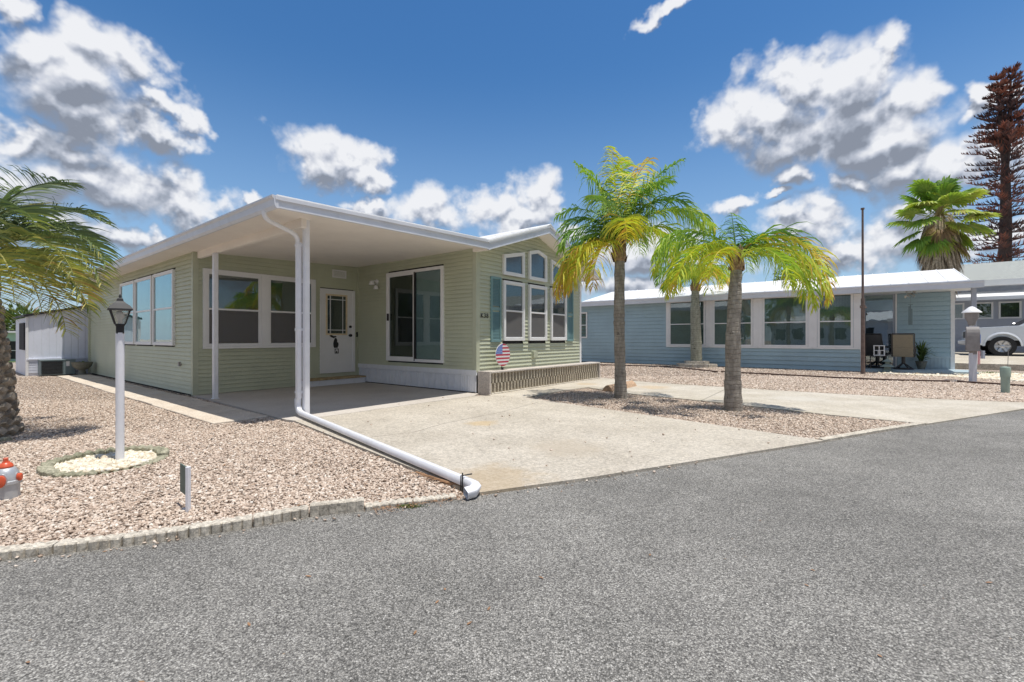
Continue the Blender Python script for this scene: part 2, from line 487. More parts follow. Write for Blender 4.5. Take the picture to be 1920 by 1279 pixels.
leaf_mat('queen_leaf', [(0.0, (0.15, 0.29, 0.075)), (0.3, (0.30, 0.46, 0.08)), (0.55, (0.50, 0.60, 0.08)), (0.8, (0.68, 0.60, 0.06)), (1.0, (0.66, 0.38, 0.09))])
leaf_mat('date_leaf', [(0.0, (0.12, 0.17, 0.10)), (0.35, (0.23, 0.29, 0.13)), (0.6, (0.42, 0.43, 0.15)), (0.85, (0.58, 0.50, 0.19)), (1.0, (0.42, 0.25, 0.12))], 0.3)
leaf_mat('fan_leaf', [(0.0, (0.08, 0.18, 0.035)), (0.4, (0.20, 0.34, 0.05)), (0.7, (0.42, 0.48, 0.07)), (0.85, (0.42, 0.36, 0.10)), (1.0, (0.30, 0.19, 0.11))], 0.3)
leaf_mat('pine_leaf', [(0.0, (0.055, 0.042, 0.05)), (0.5, (0.16, 0.08, 0.068)), (1.0, (0.34, 0.12, 0.075))], 0.1, 0.8)
leaf_mat('bush_leaf', [(0.0, (0.04, 0.075, 0.02)), (0.6, (0.10, 0.16, 0.03)), (1.0, (0.20, 0.26, 0.06))], 0.25)


def palm_bark(name, c1, c2, ring=16.0, amt=0.5):
    m, t, bs, out = new_mat(name)
    p = coords(t)
    s = t.n.new('ShaderNodeSeparateXYZ'); t.link(p, s.inputs[0])
    n = t.noise(p, 6.0, 5, 0.65)
    z = t.math('ADD', s.outputs[2], t.math('MULTIPLY_ADD', n, 0.09, -0.045))
    rg = t.math('FRACT', t.math('MULTIPLY', z, ring))
    rm = t.smooth(t.math('ABSOLUTE', t.math('SUBTRACT', rg, 0.5)), 0.36, 0.5)
    c = t.mix(t.smooth(t.noise(t.vmath('MULTIPLY', p, (1, 1, 0.4)), 14.0, 6, 0.7), 0.32, 0.7), c1, c2)
    c = t.mix(t.math('MULTIPLY', rm, amt), c, tuple(x*0.45 for x in c1))
    n3 = t.noise(t.vmath('MULTIPLY', p, (1.0, 1.0, 1.7)), 8.0, 4, 0.6)
    c = t.mix(t.smooth(n3, 0.63, 0.7, 0, 0.8), c, (0.045, 0.038, 0.03))
    t.link(c, bs.inputs['Base Color']); bs.inputs['Roughness'].default_value = 0.95
    bs.inputs['Specular IOR Level'].default_value = 0.2
    h = t.math('SUBTRACT', t.noise(p, 40.0, 4, 0.6), t.math('MULTIPLY', rm, 0.8))
    bump(t, bs, h, 0.7, 0.012)

palm_bark('bark_grey', (0.24, 0.21, 0.175), (0.40, 0.365, 0.315), 15.0, 0.28)
palm_bark('bark_pale', (0.26, 0.26, 0.20), (0.42, 0.42, 0.34), 14)
plain('boot_brown', (0.32, 0.21, 0.13), 0.9, 0.45, 25, 0.7, 60)
plain('boot_grey', (0.33, 0.285, 0.23), 0.95, 0.45, 12, 0.8, 40)
plain('thatch', (0.42, 0.34, 0.24), 0.95, 0.4, 15, 0.5, 60)


def shingle():
    m, t, bs, out = new_mat('shingle')
    p = coords(t)
    br = t.n.new('ShaderNodeTexBrick'); t.link(p, br.inputs['Vector'])
    br.inputs['Color1'].default_value = (0.27, 0.29, 0.28, 1); br.inputs['Color2'].default_value = (0.36, 0.38, 0.36, 1)
    br.inputs['Mortar'].default_value = (0.2, 0.21, 0.2, 1); br.inputs['Scale'].default_value = 3.0
    n = t.noise(p, 25, 3, 0.6)
    c = t.mix(t.smooth(n, 0.3, 0.7, 0, 0.5), br.outputs[0], (0.42, 0.43, 0.40))
    t.link(c, bs.inputs['Base Color']); bs.inputs['Roughness'].default_value = 0.95

shingle()

# ------------------------------------------------------------------ mesh building
class MB:
    def __init__(self):
        self.v = []; self.f = []; self.tone = []

    def add(self, verts, faces, tone=0.5):
        o = len(self.v)
        self.v.extend([tuple(p) for p in verts])
        self.f.extend([tuple(i+o for i in f) for f in faces])
        self.tone.extend([tone]*len(verts))
        return self

    def box(self, x0, x1, y0, y1, z0, z1, tone=0.5):
        v = [(x0,y0,z0),(x1,y0,z0),(x1,y1,z0),(x0,y1,z0),(x0,y0,z1),(x1,y0,z1),(x1,y1,z1),(x0,y1,z1)]
        f = [(0,3,2,1),(4,5,6,7),(0,1,5,4),(1,2,6,5),(2,3,7,6),(3,0,4,7)]
        return self.add(v, f, tone)

    def bbox(self, x0, x1, y0, y1, z0, z1, b=0.006):
        """box with bevelled edges"""
        xs = (x0, x1); ys = (y0, y1); zs = (z0, z1)
        b = min(b, (x1-x0)*0.4, (y1-y0)*0.4, (z1-z0)*0.4)
        v = []; idx = {}
        for i in (0, 1):
            for j in (0, 1):
                for k in (0, 1):
                    for ax in (0, 1, 2):
                        p = [xs[i], ys[j], zs[k]]
                        for a, s in ((0, i), (1, j), (2, k)):
                            if a != ax:
                                p[a] += b if s == 0 else -b
                        idx[(i, j, k, ax)] = len(v); v.append(tuple(p))
        f = []
        # ax vertex lies on the face normal to axis ax
        for s in (0, 1):
            f.append([idx[(s,0,0,0)], idx[(s,1,0,0)], idx[(s,1,1,0)], idx[(s,0,1,0)]][::(1 if s else -1)])
            f.append([idx[(0,s,0,1)], idx[(0,s,1,1)], idx[(1,s,1,1)], idx[(1,s,0,1)]][::(1 if s else -1)])
            f.append([idx[(0,0,s,2)], idx[(1,0,s,2)], idx[(1,1,s,2)], idx[(0,1,s,2)]][::(1 if s else -1)])
        for i in (0, 1):
            for j in (0, 1):
                f.append([idx[(i,j,0,0)], idx[(i,j,0,1)], idx[(i,j,1,1)], idx[(i,j,1,0)]])
                f.append([idx[(i,0,j,0)], idx[(i,0,j,2)], idx[(i,1,j,2)], idx[(i,1,j,0)]])
                f.append([idx[(0,i,j,1)], idx[(0,i,j,2)], idx[(1,i,j,2)], idx[(1,i,j,1)]])
                for k in (0, 1):
                    f.append([idx[(i,j,k,0)], idx[(i,j,k,1)], idx[(i,j,k,2)]])
        return self.add(v, f)

    def prism(self, pts, z0, z1):
        n = len(pts)
        v = [(p[0], p[1], z0) for p in pts] + [(p[0], p[1], z1) for p in pts]
        f = [tuple(range(n))[::-1], tuple(range(n, 2*n))]
        for i in range(n):
            j = (i+1) % n
            f.append((i, j, n+j, n+i))
        return self.add(v, f)

    def extrude(self, poly, axis, a0, a1):
        """poly of 2D points extruded along axis ('x': poly=(y,z); 'y': poly=(x,z))"""
        n = len(poly)
        if axis == 'x':
            v = [(a0, p[0], p[1]) for p in poly] + [(a1, p[0], p[1]) for p in poly]
        else:
            v = [(p[0], a0, p[1]) for p in poly] + [(p[0], a1, p[1]) for p in poly]
        f = [tuple(range(n)), tuple(range(n, 2*n))[::-1]]
        for i in range(n):
            j = (i+1) % n
            f.append((i, n+i, n+j, j))
        return self.add(v, f)

    def tube(self, pts, rad, seg=10, cap=True, tone=0.5, sq=None):
        """sweep along pts; rad number or list; sq=(w,h) makes a rounded rectangular pipe"""
        pts = [Vector(p) for p in pts]; n = len(pts)
        if not hasattr(rad, '__len__'):
            rad = [rad]*n
        rings = []; prev = None
        for i, p in enumerate(pts):
            d = (pts[min(i+1, n-1)] - pts[max(i-1, 0)]).normalized()
            if prev is None:
                ref = Vector((0, 0, 1)) if abs(d.z) < 0.9 else Vector((1, 0, 0))
                if sq and len(sq) > 2:
                    ref = Vector(sq[2])
                a = d.cross(ref).normalized()
            else:
                a = (prev - d*prev.dot(d)).normalized()
            b = d.cross(a).normalized(); prev = a
            ring = []
            if sq:
                w, h = sq[0]/2*rad[i], sq[1]/2*rad[i]; c = min(w, h)*0.2
                for (u_, v_) in ((w-c,h),(w,h-c),(w,-h+c),(w-c,-h),(-w+c,-h),(-w,-h+c),(-w,h-c),(-w+c,h)):
                    ring.append(p + a*u_ + b*v_)
            else:
                for k in range(seg):
                    th = 2*math.pi*k/seg
                    ring.append(p + a*(math.cos(th)*rad[i]) + b*(math.sin(th)*rad[i]))
            rings.append(ring)
        m = len(rings[0]); v = [q for r in rings for q in r]; f = []
        for i in range(n-1):
            for k in range(m):
                k2 = (k+1) % m
                f.append((i*m+k, i*m+k2, (i+1)*m+k2, (i+1)*m+k))
        if cap:
            f.append(tuple(range(m))[::-1]); f.append(tuple(range((n-1)*m, n*m)))
        return self.add(v, f, tone)

    def lathe(self, prof, seg=20, c=(0, 0, 0), cap=True, sx=1.0, sy=1.0, phase=0.0):
        v = []; f = []
        for (r, z) in prof:
            for k in range(seg):
                th = 2*math.pi*k/seg + phase
                v.append((c[0]+math.cos(th)*r*sx, c[1]+math.sin(th)*r*sy, c[2]+z))
        for i in range(len(prof)-1):
            for k in range(seg):
                k2 = (k+1) % seg
                f.append((i*seg+k, i*seg+k2, (i+1)*seg+k2, (i+1)*seg+k))
        if cap:
            f.append(tuple(range(seg))[::-1]); n = len(prof)
            f.append(tuple(range((n-1)*seg, n*seg)))
        return self.add(v, f)

    def disc_axis(self, c, d, r, th, seg=24):
        d = Vector(d).normalized(); c = Vector(c)
        return self.tube([c - d*th/2, c + d*th/2], r, seg)

    def transform(self, M):
        self.v = [tuple(M @ Vector(p)) for p in self.v]
        return self

    def mesh(self, name, mat, smooth=False):
        me = bpy.data.meshes.new(name)
        me.from_pydata(self.v, [], self.f)
        a = me.attributes.new('tone', 'FLOAT', 'POINT')
        a.data.foreach_set('value', np.array(self.tone, dtype=np.float32))
        if isinstance(mat, str):
            mat = MATS[mat]
        me.materials.append(mat)
        if smooth:
            me.polygons.foreach_set('use_smooth', [True]*len(me.polygons))
            if smooth != 'all':
                me.set_sharp_from_angle(angle=R(smooth if smooth is not True else 35))
        me.update()
        return me


class Thing:
    """an Empty at the base; parts are given in the coordinates of its frame ('H' house frame or 'W' world)"""
    def __init__(self, name, label, cat, origin, frame='W', group=None, kind=None):
        self.frame = frame; self.o = Vector((origin[0], origin[1], origin[2] if len(origin) > 2 else 0))
        e = bpy.data.objects.new(name, None); e.empty_display_size = 0.2
        if frame == 'H':
            x, y = h2w(self.o.x, self.o.y); e.location = (x, y, self.o.z); e.rotation_euler = (0, 0, ANG)
        else:
            e.location = self.o
        e['label'] = label; e['category'] = cat
        if group: e['group'] = group
        if kind: e['kind'] = kind
        COL.objects.link(e); self.e = e

    def part(self, name, mb, mat, parent=None, smooth=False, label=None):
        mb.transform(Matrix.Translation(-self.o))
        ob = bpy.data.objects.new(name, mb.mesh(name, mat, smooth))
        COL.objects.link(ob); ob.parent = parent or self.e
        if label: ob['label'] = label
        return ob


def single(name, mb, mat, label=None, cat=None, origin=(0, 0, 0), frame='W', kind=None, group=None, smooth=False):
    o = Vector((origin[0], origin[1], origin[2] if len(origin) > 2 else 0))
    mb.transform(Matrix.Translation(-o))
    ob = bpy.data.objects.new(name, mb.mesh(name, mat, smooth))
    if frame == 'H':
        x, y = h2w(o.x, o.y); ob.location = (x, y, o.z); ob.rotation_euler = (0, 0, ANG)
    else:
        ob.location = o
    if label: ob['label'] = label
    if cat: ob['category'] = cat
    if kind: ob['kind'] = kind
    if group: ob['group'] = group
    COL.objects.link(ob)
    return ob


def copy_tree(o, parent=None):
    c = o.copy(); COL.objects.link(c)
    if parent: c.parent = parent
    for ch in list(o.children):
        copy_tree(ch, c)
    return c

exec_parts = []

# ------------------------------------------------------------------ ground, road, concrete
def Gp(lst, z=0.0):
    return [G(x, y, z) for x, y in lst]

ROAD_PX = [(0,1050),(98,1040),(228,1026),(353,1009),(480,989),(580,971),(683,959),(770,948),(860,938),(900,928),(1100,900),(1300,868),(1550,829),(1737,797),(1920,768)]
ROAD = Gp(ROAD_PX)
d0 = Vector(ROAD[0])-Vector(ROAD[1]); d0.normalize()
d1 = Vector(ROAD[-1])-Vector(ROAD[-2]); d1.normalize()
ROAD_L = [tuple(Vector(ROAD[0])+d0*30), tuple(Vector(ROAD[0])+d0*2.2)] + ROAD + [tuple(Vector(ROAD[-1])+d1*8), tuple(Vector(ROAD[-1])+d1*40)]

def gravel_tris(name, poly, z):
    m = MB(); m.add([(p[0], p[1], z) for p in poly], [tuple(range(len(poly)))])
    return m

m = MB(); m.add([(-400,-200,0),(400,-200,0),(400,600,0),(-400,600,0)], [(0,1,2,3)])
single('ground', m, 'gravel_bed', kind='structure')
m = MB()
far = [(ROAD_L[-1][0]+10, -14), (ROAD_L[0][0]-10, -14)]
n = len(ROAD_L)
vs = [(x, y, 0.004) for x, y in ROAD_L] + [(x, min(y, 0)-9.0, 0.004) for x, y in ROAD_L]
m.add(vs, [(i, i+n, i+n+1, i+1) for i in range(n-1)])
single('road', m, 'asphalt', kind='structure')

crackA = [(G(697,824), G(775,815), 0.012, 0.03), (G(775,815), G(832,798), 0.012, 0.03), (G(832,798), G(940,776), 0.012, 0.03), (G(940,776), G(1010,757), 0.010, 0.02),
          (G(572,786), G(893,746), 0.012, 0.006)]
concrete('driveway_concrete', (0.42, 0.378, 0.315), (0.51, 0.465, 0.395), 0.22, 1.0, crackA, 0.3, 0.3,
         spots=[(G(905,797), 0.25, (0.50, 0.36, 0.18)), (G(930,905), 0.5, (0.40, 0.30, 0.18)), (G(1060,845), 0.5, (0.42, 0.36, 0.28))])
concrete('slab_concrete', (0.47, 0.43, 0.385), (0.54, 0.50, 0.45), 0.08, 1.0, (), 0.15, 0.1)
jl = [(G(1308,757), G(1362,731), 0.014, 0.0), (G(1116,727), G(985,747), 0.010, 0.01)]
concrete('walk_concrete', (0.44, 0.395, 0.32), (0.55, 0.505, 0.43), 0.14, 1.2, jl, 0.35, 0.25,
         spots=[(G(1225,728), 0.5, (0.50, 0.37, 0.22)), (G(1100,722), 0.35, (0.50, 0.38, 0.24)), (G(1500,750), 0.6, (0.55, 0.52, 0.46))])

def slab(name, pts, z1, mat, z0=-0.06):
    m = MB(); m.prism(pts, z0, z1)
    return single(name, m, mat, kind='structure')

sl_front = [G(889,745), G(553,793)]
slab('carport_slab', [h2w(3.04,9.96), h2w(6.54,9.96), h2w(6.54,5.95), G(889,745), G(553,793), G(536,791)][::-1], 0.030, 'slab_concrete')
slab('driveway', [G(553,793), G(889,745), G(921,744.5), G(985,748), G(1100,765), G(1320,797), G(1545,830.5), G(1300,870), G(1100,902), G(900,930), G(872,924)][::-1], 0.026, 'driveway_concrete')
slab('walkway_slab', [G(921,744), h2w(6.6,5.8), h2w(11.3,5.8), G(1160,713), G(1240,720), G(1410,731), G(1560,740), G(1745,750), G(1920,757), G(2050,763),
      G(1920,769), G(1737,798), G(1560,781), G(1350,757), G(1160,738), G(1102,728), G(1050,735), G(985,747.5)][::-1], 0.022, 'walk_concrete')
slab('concrete_border', [G(1545,830), G(1640,813), G(1740,797), G(1727,795), G(1630,809), G(1535,826)], 0.028, 'edge_concrete')

# stepping slabs beside the long wall
rnd = random.Random(4)
tt = 6.5; k = 0
while tt < 17.9:
    L = 0.86
    m = MB()
    j = rnd.uniform(-0.012, 0.012)
    m.bbox(2.2+j, 2.88+j, tt, min(tt+L, 18.0)-0.012, -0.03, 0.035+rnd.uniform(-0.004, 0.006), 0.008)
    nm = ['nearest the street, its corner sunlit', 'second from the street', 'third from the street', 'fourth from the street', 'fifth from the street', 'sixth from the street', 'seventh from the street',
          'eighth from the street', 'ninth from the street', 'tenth from the street', 'eleventh from the street', 'twelfth from the street', 'thirteenth from the street', 'farthest one by the bowl planter'][min(k, 13)]
    single('paving_slab', m, 'paver', 'pale concrete paving slab of the side path, ' + nm, 'paving slab', (2.54, tt+L/2, 0), 'H', group='paving slabs of the side path')
    tt += L; k += 1

# ------------------------------------------------------------------ gravel stones
rs = np.random.RandomState(7)

def in_poly(x, y, poly):
    c = np.zeros(len(x), bool); n = len(poly)
    for i in range(n):
        x1, y1 = poly[i]; x2, y2 = poly[(i+1) % n]
        if y1 == y2:
            continue
        hit = ((y1 > y) != (y2 > y)) & (x < (x2-x1)*(y-y1)/(y2-y1)+x1)
        c ^= hit
    return c

CUBE_F = np.array([(0,3,2,1),(4,5,6,7),(0,1,5,4),(1,2,6,5),(2,3,7,6),(3,0,4,7)])
CUBE_V = np.array([(-1,-1,-1),(1,-1,-1),(1,1,-1),(-1,1,-1),(-1,-1,1),(1,-1,1),(1,1,1),(-1,1,1)], float)

def stones(name, poly, bands, holes=(), mat='gravel_stone', size=(0.005, 0.0108), z=0.004, label=None, cat=None):
    X = []; Y = []
    xs = [p[0] for p in poly]; ys = [p[1] for p in poly]
    for (y0, y1, dens) in bands:
        a0, a1 = max(min(ys), y0), min(max(ys), y1)
        if a1 <= a0:
            continue
        n = int((max(xs)-min(xs))*(a1-a0)*dens)
        x = rs.uniform(min(xs), max(xs), n); y = rs.uniform(a0, a1, n)
        ok = in_poly(x, y, poly) & (np.abs(x) < 1.22*y+0.5)
        for h in holes:
            ok &= ~in_poly(x, y, h)
        X.append(x[ok]); Y.append(y[ok])
    X = np.concatenate(X); Y = np.concatenate(Y); n = len(X)
    s = rs.uniform(size[0], size[1], n)*(1+0.4*(rs.rand(n) > 0.93))
    dim = np.stack([s*rs.uniform(0.8, 1.35, n), s*rs.uniform(0.55, 0.95, n), s*rs.uniform(0.4, 0.75, n)], 1)
    v = CUBE_V[None]*(1+rs.uniform(-0.42, 0.12, (n, 8, 3)))
    v = v*dim[:, None, :]
    th = rs.uniform(0, 2*math.pi, n); ti = rs.normal(0, 0.35, n); tj = rs.normal(0, 0.35, n)
    c, s_ = np.cos(ti), np.sin(ti)
    yy = v[..., 1]*c[:, None]-v[..., 2]*s_[:, None]; zz = v[..., 1]*s_[:, None]+v[..., 2]*c[:, None]
    v = np.stack([v[..., 0], yy, zz], -1)
    c, s_ = np.cos(tj), np.sin(tj)
    xx = v[..., 0]*c[:, None]+v[..., 2]*s_[:, None]; zz = -v[..., 0]*s_[:, None]+v[..., 2]*c[:, None]
    v = np.stack([xx, v[..., 1], zz], -1)
    c, s_ = np.cos(th), np.sin(th)
    xx = v[..., 0]*c[:, None]-v[..., 1]*s_[:, None]; yy = v[..., 0]*s_[:, None]+v[..., 1]*c[:, None]
    v = np.stack([xx+X[:, None], yy+Y[:, None], v[..., 2]+z+rs.uniform(0, 0.012, n)[:, None]], -1).reshape(-1, 3)
    f = (CUBE_F[None]+(np.arange(n)*8)[:, None, None]).reshape(-1, 4)
    me = bpy.data.meshes.new(name)
    me.vertices.add(len(v)); me.vertices.foreach_set('co', v.ravel().astype(np.float32))
    me.loops.add(f.size); me.loops.foreach_set('vertex_index', f.ravel().astype(np.int32))
    me.polygons.add(len(f)); me.polygons.foreach_set('loop_start', np.arange(0, f.size, 4, dtype=np.int32))
    me.update(calc_edges=True)
    a = me.attributes.new('tone', 'FLOAT', 'POINT')
    a.data.foreach_set('value', np.repeat(rs.beta(2.0, 2.0, n), 8).astype(np.float32))
    me.materials.append(MATS[mat])
    ob = bpy.data.objects.new(name, me); ob['kind'] = 'stuff'; ob['label'] = label; ob['category'] = cat
    COL.objects.link(ob)
    return ob

RING_C = (-3.52, 3.97)
ring = [(RING_C[0]+0.41*math.cos(a), RING_C[1]+0.41*math.sin(a)) for a in np.linspace(0, 2*math.pi, 24)[:-1]]
PATH_POLY = [h2w(2.19, 6.48), h2w(2.89, 6.48), h2w(2.89, 18.1), h2w(2.19, 18.1)]
edge_in = [(x, y+0.05) for x, y in ROAD_L[1:11]]
left_poly = edge_in + [G(866,926), G(552,794), G(536,793), h2w(3.03, 9.9), h2w(3.03, 18.5), h2w(-6, 18.5), h2w(-6, 6)]
stones('gravel', left_poly, [(0, 3.6, 6400), (3.6, 5.5, 5200), (5.5, 8, 2800), (8, 13, 700)], [ring, PATH_POLY],
       label='pinkish tan crushed gravel covering the front yard on the left', cat='gravel')
isl = Gp([(990,748.5),(1052,736),(1102,729),(1160,739),(1350,758),(1560,782),(1727,797),(1630,811),(1545,829),(1320,796),(1100,764)])
stones('gravel', isl, [(0, 6.5, 3600), (6.5, 12, 2400)], label='tan gravel island between the two driveways under the palms', cat='gravel')
rgt = Gp([(1118,709),(1160,712),(1240,719),(1410,730),(1560,739),(1745,749),(1920,756),(2100,762)]) + [(16.5, 11.0), (13.2, 12.5)] + [h2w(18.66, -0.6), h2w(18.66, 10.5), h2w(11.5, 8.0)]
stones('gravel', rgt, [(0, 9.5, 2200), (9.5, 13, 1200), (13, 20, 420)], label='tan gravel strip in front of the blue mobile home', cat='gravel', size=(0.008, 0.016))
stray = Gp([(560,800),(900,945),(1120,912),(1560,842),(1545,824),(1320,790),(1100,758),(985,744),(921,741),(760,752)])
stones('gravel', stray, [(0, 20, 3.5)], z=0.028, label='stray gravel chips scattered on the concrete driveway', cat='gravel')
stray2 = [(x, y-0.12) for x, y in ROAD_L[1:14]] + [(x, y-0.01) for x, y in ROAD_L[1:14]][::-1]
stones('gravel', stray2, [(0, 20, 170)], z=0.006, label='fine gravel crumbs gathered along the road edge', cat='gravel', size=(0.003, 0.009))
peb = [(RING_C[0]+0.345*math.cos(a), RING_C[1]+0.345*math.sin(a)) for a in np.linspace(0, 2*math.pi, 24)[:-1]]
stones('pebbles', peb, [(0, 9, 3400)], mat='pebble_white', size=(0.013, 0.024), z=0.014, label='cream white pebbles filling the ring round the lamp post', cat='pebbles')
wp = Gp([(1640,701),(1780,708),(1920,717),(2050,722),(2050,708),(1900,702),(1830,700)])
stones('pebbles', wp, [(0, 30, 700)], mat='pebble_white', size=(0.02, 0.04), z=0.01, label='white rocks along the porch edge of the blue home', cat='rocks')

# ------------------------------------------------------------------ wall and window builders (house frame)
def mapper(orient, plane, sign=1):
    """a runs along the wall, o is how far it stands out"""
    if orient == 'T':
        return lambda a, o, z: (a, plane-o*sign, z)
    return lambda a, o, z: (plane-o*sign, a, z)

def mbox(mb, P, a0, a1, o0, o1, z0, z1):
    v = [P(a0,o0,z0),P(a1,o0,z0),P(a1,o1,z0),P(a0,o1,z0),P(a0,o0,z1),P(a1,o0,z1),P(a1,o1,z1),P(a0,o1,z1)]
    f = [(0,3,2,1),(4,5,6,7),(0,1,5,4),(1,2,6,5),(2,3,7,6),(3,0,4,7)]
    return mb.add(v, f)

def siding(mb, P, a0, a1, z0, z1, holes=(), lap=0.08, proud=0.021, clip=None):
    z = z0
    while z < z1-1e-4:
        zt = min(z+lap, z1)
        ivs = [(a0, a1)]
        if clip:
            lo, hi = clip((z+zt)/2); ivs = [(max(a0, lo), min(a1, hi))]
        for (h0, h1, hz0, hz1) in holes:
            if hz0 < zt-1e-4 and hz1 > z+1e-4:
                nv = []
                for (b0, b1) in ivs:
                    if h1 <= b0 or h0 >= b1: nv.append((b0, b1)); continue
                    if h0 > b0: nv.append((b0, h0))
                    if h1 < b1: nv.append((h1, b1))
                ivs = nv
        k = (zt-z)/lap
        for (b0, b1) in ivs:
            if b1-b0 < 1e-3: continue
            zm = min(z+lap*0.85, zt); pm = proud*0.20; pt = pm if zt <= zm+1e-5 else pm*(1-min(1.0, (zt-zm)/(lap*0.15)))
            v = [P(b0, proud, z), P(b1, proud, z), P(b1, pm, zm), P(b0, pm, zm), P(b0, 0, z), P(b1, 0, z), P(b1, pt, zt), P(b0, pt, zt)]
            mb.add(v, [(0,1,2,3), (4,5,1,0)] + ([(3,2,6,7)] if zt > zm+1e-4 else []))
        z = zt
    return mb

def inset(poly, w):
    n = len(poly); out = []
    cx = sum(p[0] for p in poly)/n; cz = sum(p[1] for p in poly)/n
    L = []
    for i in range(n):
        p, q = poly[i], poly[(i+1) % n]
        dx, dz = q[0]-p[0], q[1]-p[1]; l = math.hypot(dx, dz)
        nx, nz = -dz/l, dx/l
        if (cx-p[0])*nx+(cz-p[1])*nz < 0: nx, nz = -nx, -nz
        L.append((nx, nz, nx*p[0]+nz*p[1]+w))
    for i in range(n):
        a, b = L[i-1], L[i]
        det = a[0]*b[1]-a[1]*b[0]
        out.append(((a[2]*b[1]-a[1]*b[2])/det, (a[0]*b[2]-a[2]*b[0])/det))
    return out

def ringframe(mb, P, poly, w, o0, o1):
    inn = inset(poly, w); n = len(poly); v = []
    for pl in (poly, inn):
        for o in (o0, o1):
            v += [P(a, o, z) for a, z in pl]
    f = []
    for i in range(n):
        j = (i+1) % n
        f.append((n+i, n+j, 3*n+j, 3*n+i))       # front
        f.append((i, j, n+j, n+i))               # outer side
        f.append((2*n+i, 3*n+i, 3*n+j, 2*n+j))   # inner side
    mb.add(v, f)
    return inn

def polyplate(mb, P, poly, o0, o1):
    n = len(poly)
    v = [P(a, o0, z) for a, z in poly] + [P(a, o1, z) for a, z in poly]
    f = [tuple(range(n)), tuple(range(n, 2*n))]
    for i in range(n):
        j = (i+1) % n; f.append((i, j, n+j, n+i))
    return mb.add(v, f)

def blind_mesh(mb, P, a0, a1, z0, z1, kind='v', o=0.012):
    """pleats: vertical vanes or horizontal slats"""
    if kind == 'v':
        n = max(4, int((a1-a0)/0.075)); s = (a1-a0)/n
        for i in range(n):
            a = a0+i*s
            mb.add([P(a, o-0.006, z0), P(a+s*0.96, o+0.006, z0), P(a+s*0.96, o+0.006, z1), P(a, o-0.006, z1)], [(0,1,2,3)])
    else:
        n = max(4, int((z1-z0)/0.035)); s = (z1-z0)/n
        for i in range(n):
            z = z0+i*s
            mb.add([P(a0, o+0.005, z), P(a1, o+0.005, z), P(a1, o-0.006, z+s*0.97), P(a0, o-0.006, z+s*0.97)], [(0,1,2,3)])
    return mb

def window(th, P, a0, a1, z0, z1, frame_w=0.055, proud=0.06, mid=0.5, gl='glass', back='blind', kind='v', lower='screen', mat='white_trim', poly=None, room='dark_room'):
    """a window part with its panes, blind and insect screen as sub-parts"""
    pent = poly is not None
    poly = poly or [(a0, z0), (a1, z0), (a1, z1), (a0, z1)]
    fr = MB()
    inn = ringframe(fr, P, poly, frame_w, 0.002, proud)
    ringframe(fr, P, inset(poly, frame_w-0.001), 0.018, 0.004, proud-0.012)
    if mid:
        zm = z0+(z1-z0)*mid
        ia0 = min(p[0] for p in inn); ia1 = max(p[0] for p in inn)
        mbox(fr, P, ia0, ia1, 0.006, proud-0.006, zm-0.017, zm+0.017)
    w = th.part('window', fr, mat)
    bk = MB(); polyplate(bk, P, inset(poly, frame_w*0.5), 0.0225 if pent else 0.0165, 0.0245 if pent else 0.0185)
    th.part('backing', bk, room, w)
    g0 = inset(poly, frame_w+0.012)
    if back and not pent:
        b = MB()
        blind_mesh(b, P, min(p[0] for p in g0), max(p[0] for p in g0), min(p[1] for p in g0), max(p[1] for p in g0), kind, 0.026)
        th.part('blind', b, back, w)
    if mid:
        zl = min(p[1] for p in inn)
        low = MB(); mbox(low, P, ia0+0.002, ia1-0.002, 0.034, 0.036, zl+0.002, zm-0.018)
        th.part('pane', low, gl, w)
        if lower:
            sc_ = MB(); mbox(sc_, P, ia0+0.018, ia1-0.018, 0.039, 0.0395, zl+0.018, zm-0.018)
            th.part('insect_screen', sc_, 'screen_mesh', w)
        upp = MB(); mbox(upp, P, ia0+0.002, ia1-0.002, 0.037, 0.039, zm+0.018, max(p[1] for p in inn)-0.002)
        th.part('pane', upp, gl, w)
    else:
        upp = MB(); polyplate(upp, P, inset(inn, 0.003), 0.034, 0.037)
        th.part('pane', upp, gl, w)
    return w

# ------------------------------------------------------------------ the green mobile home
sA, tB, sC, tD, sE = 3.05, 9.97, 6.545, 6.01, 10.593
tEnd = 18.87
RIDGE_S, RIDGE_Z = 8.56, 3.45
zu = lambda s: RIDGE_Z-0.33*abs(s-RIDGE_S)          # underside of the gable roof
zc = lambda s: 2.715+0.037*(s-2.59)                 # carport ceiling
zf = lambda s: 2.675+0.0256*(s-2.59)                # fascia bottom of the flat roof
gh = Thing('mobile_home', 'sage green mobile home with white flat carport roof and gabled front', 'mobile home', (6.5, 9.0, 0), 'H')
PA, PB, PC, PD = mapper('S', sA), mapper('T', tB), mapper('S', sC), mapper('T', tD)

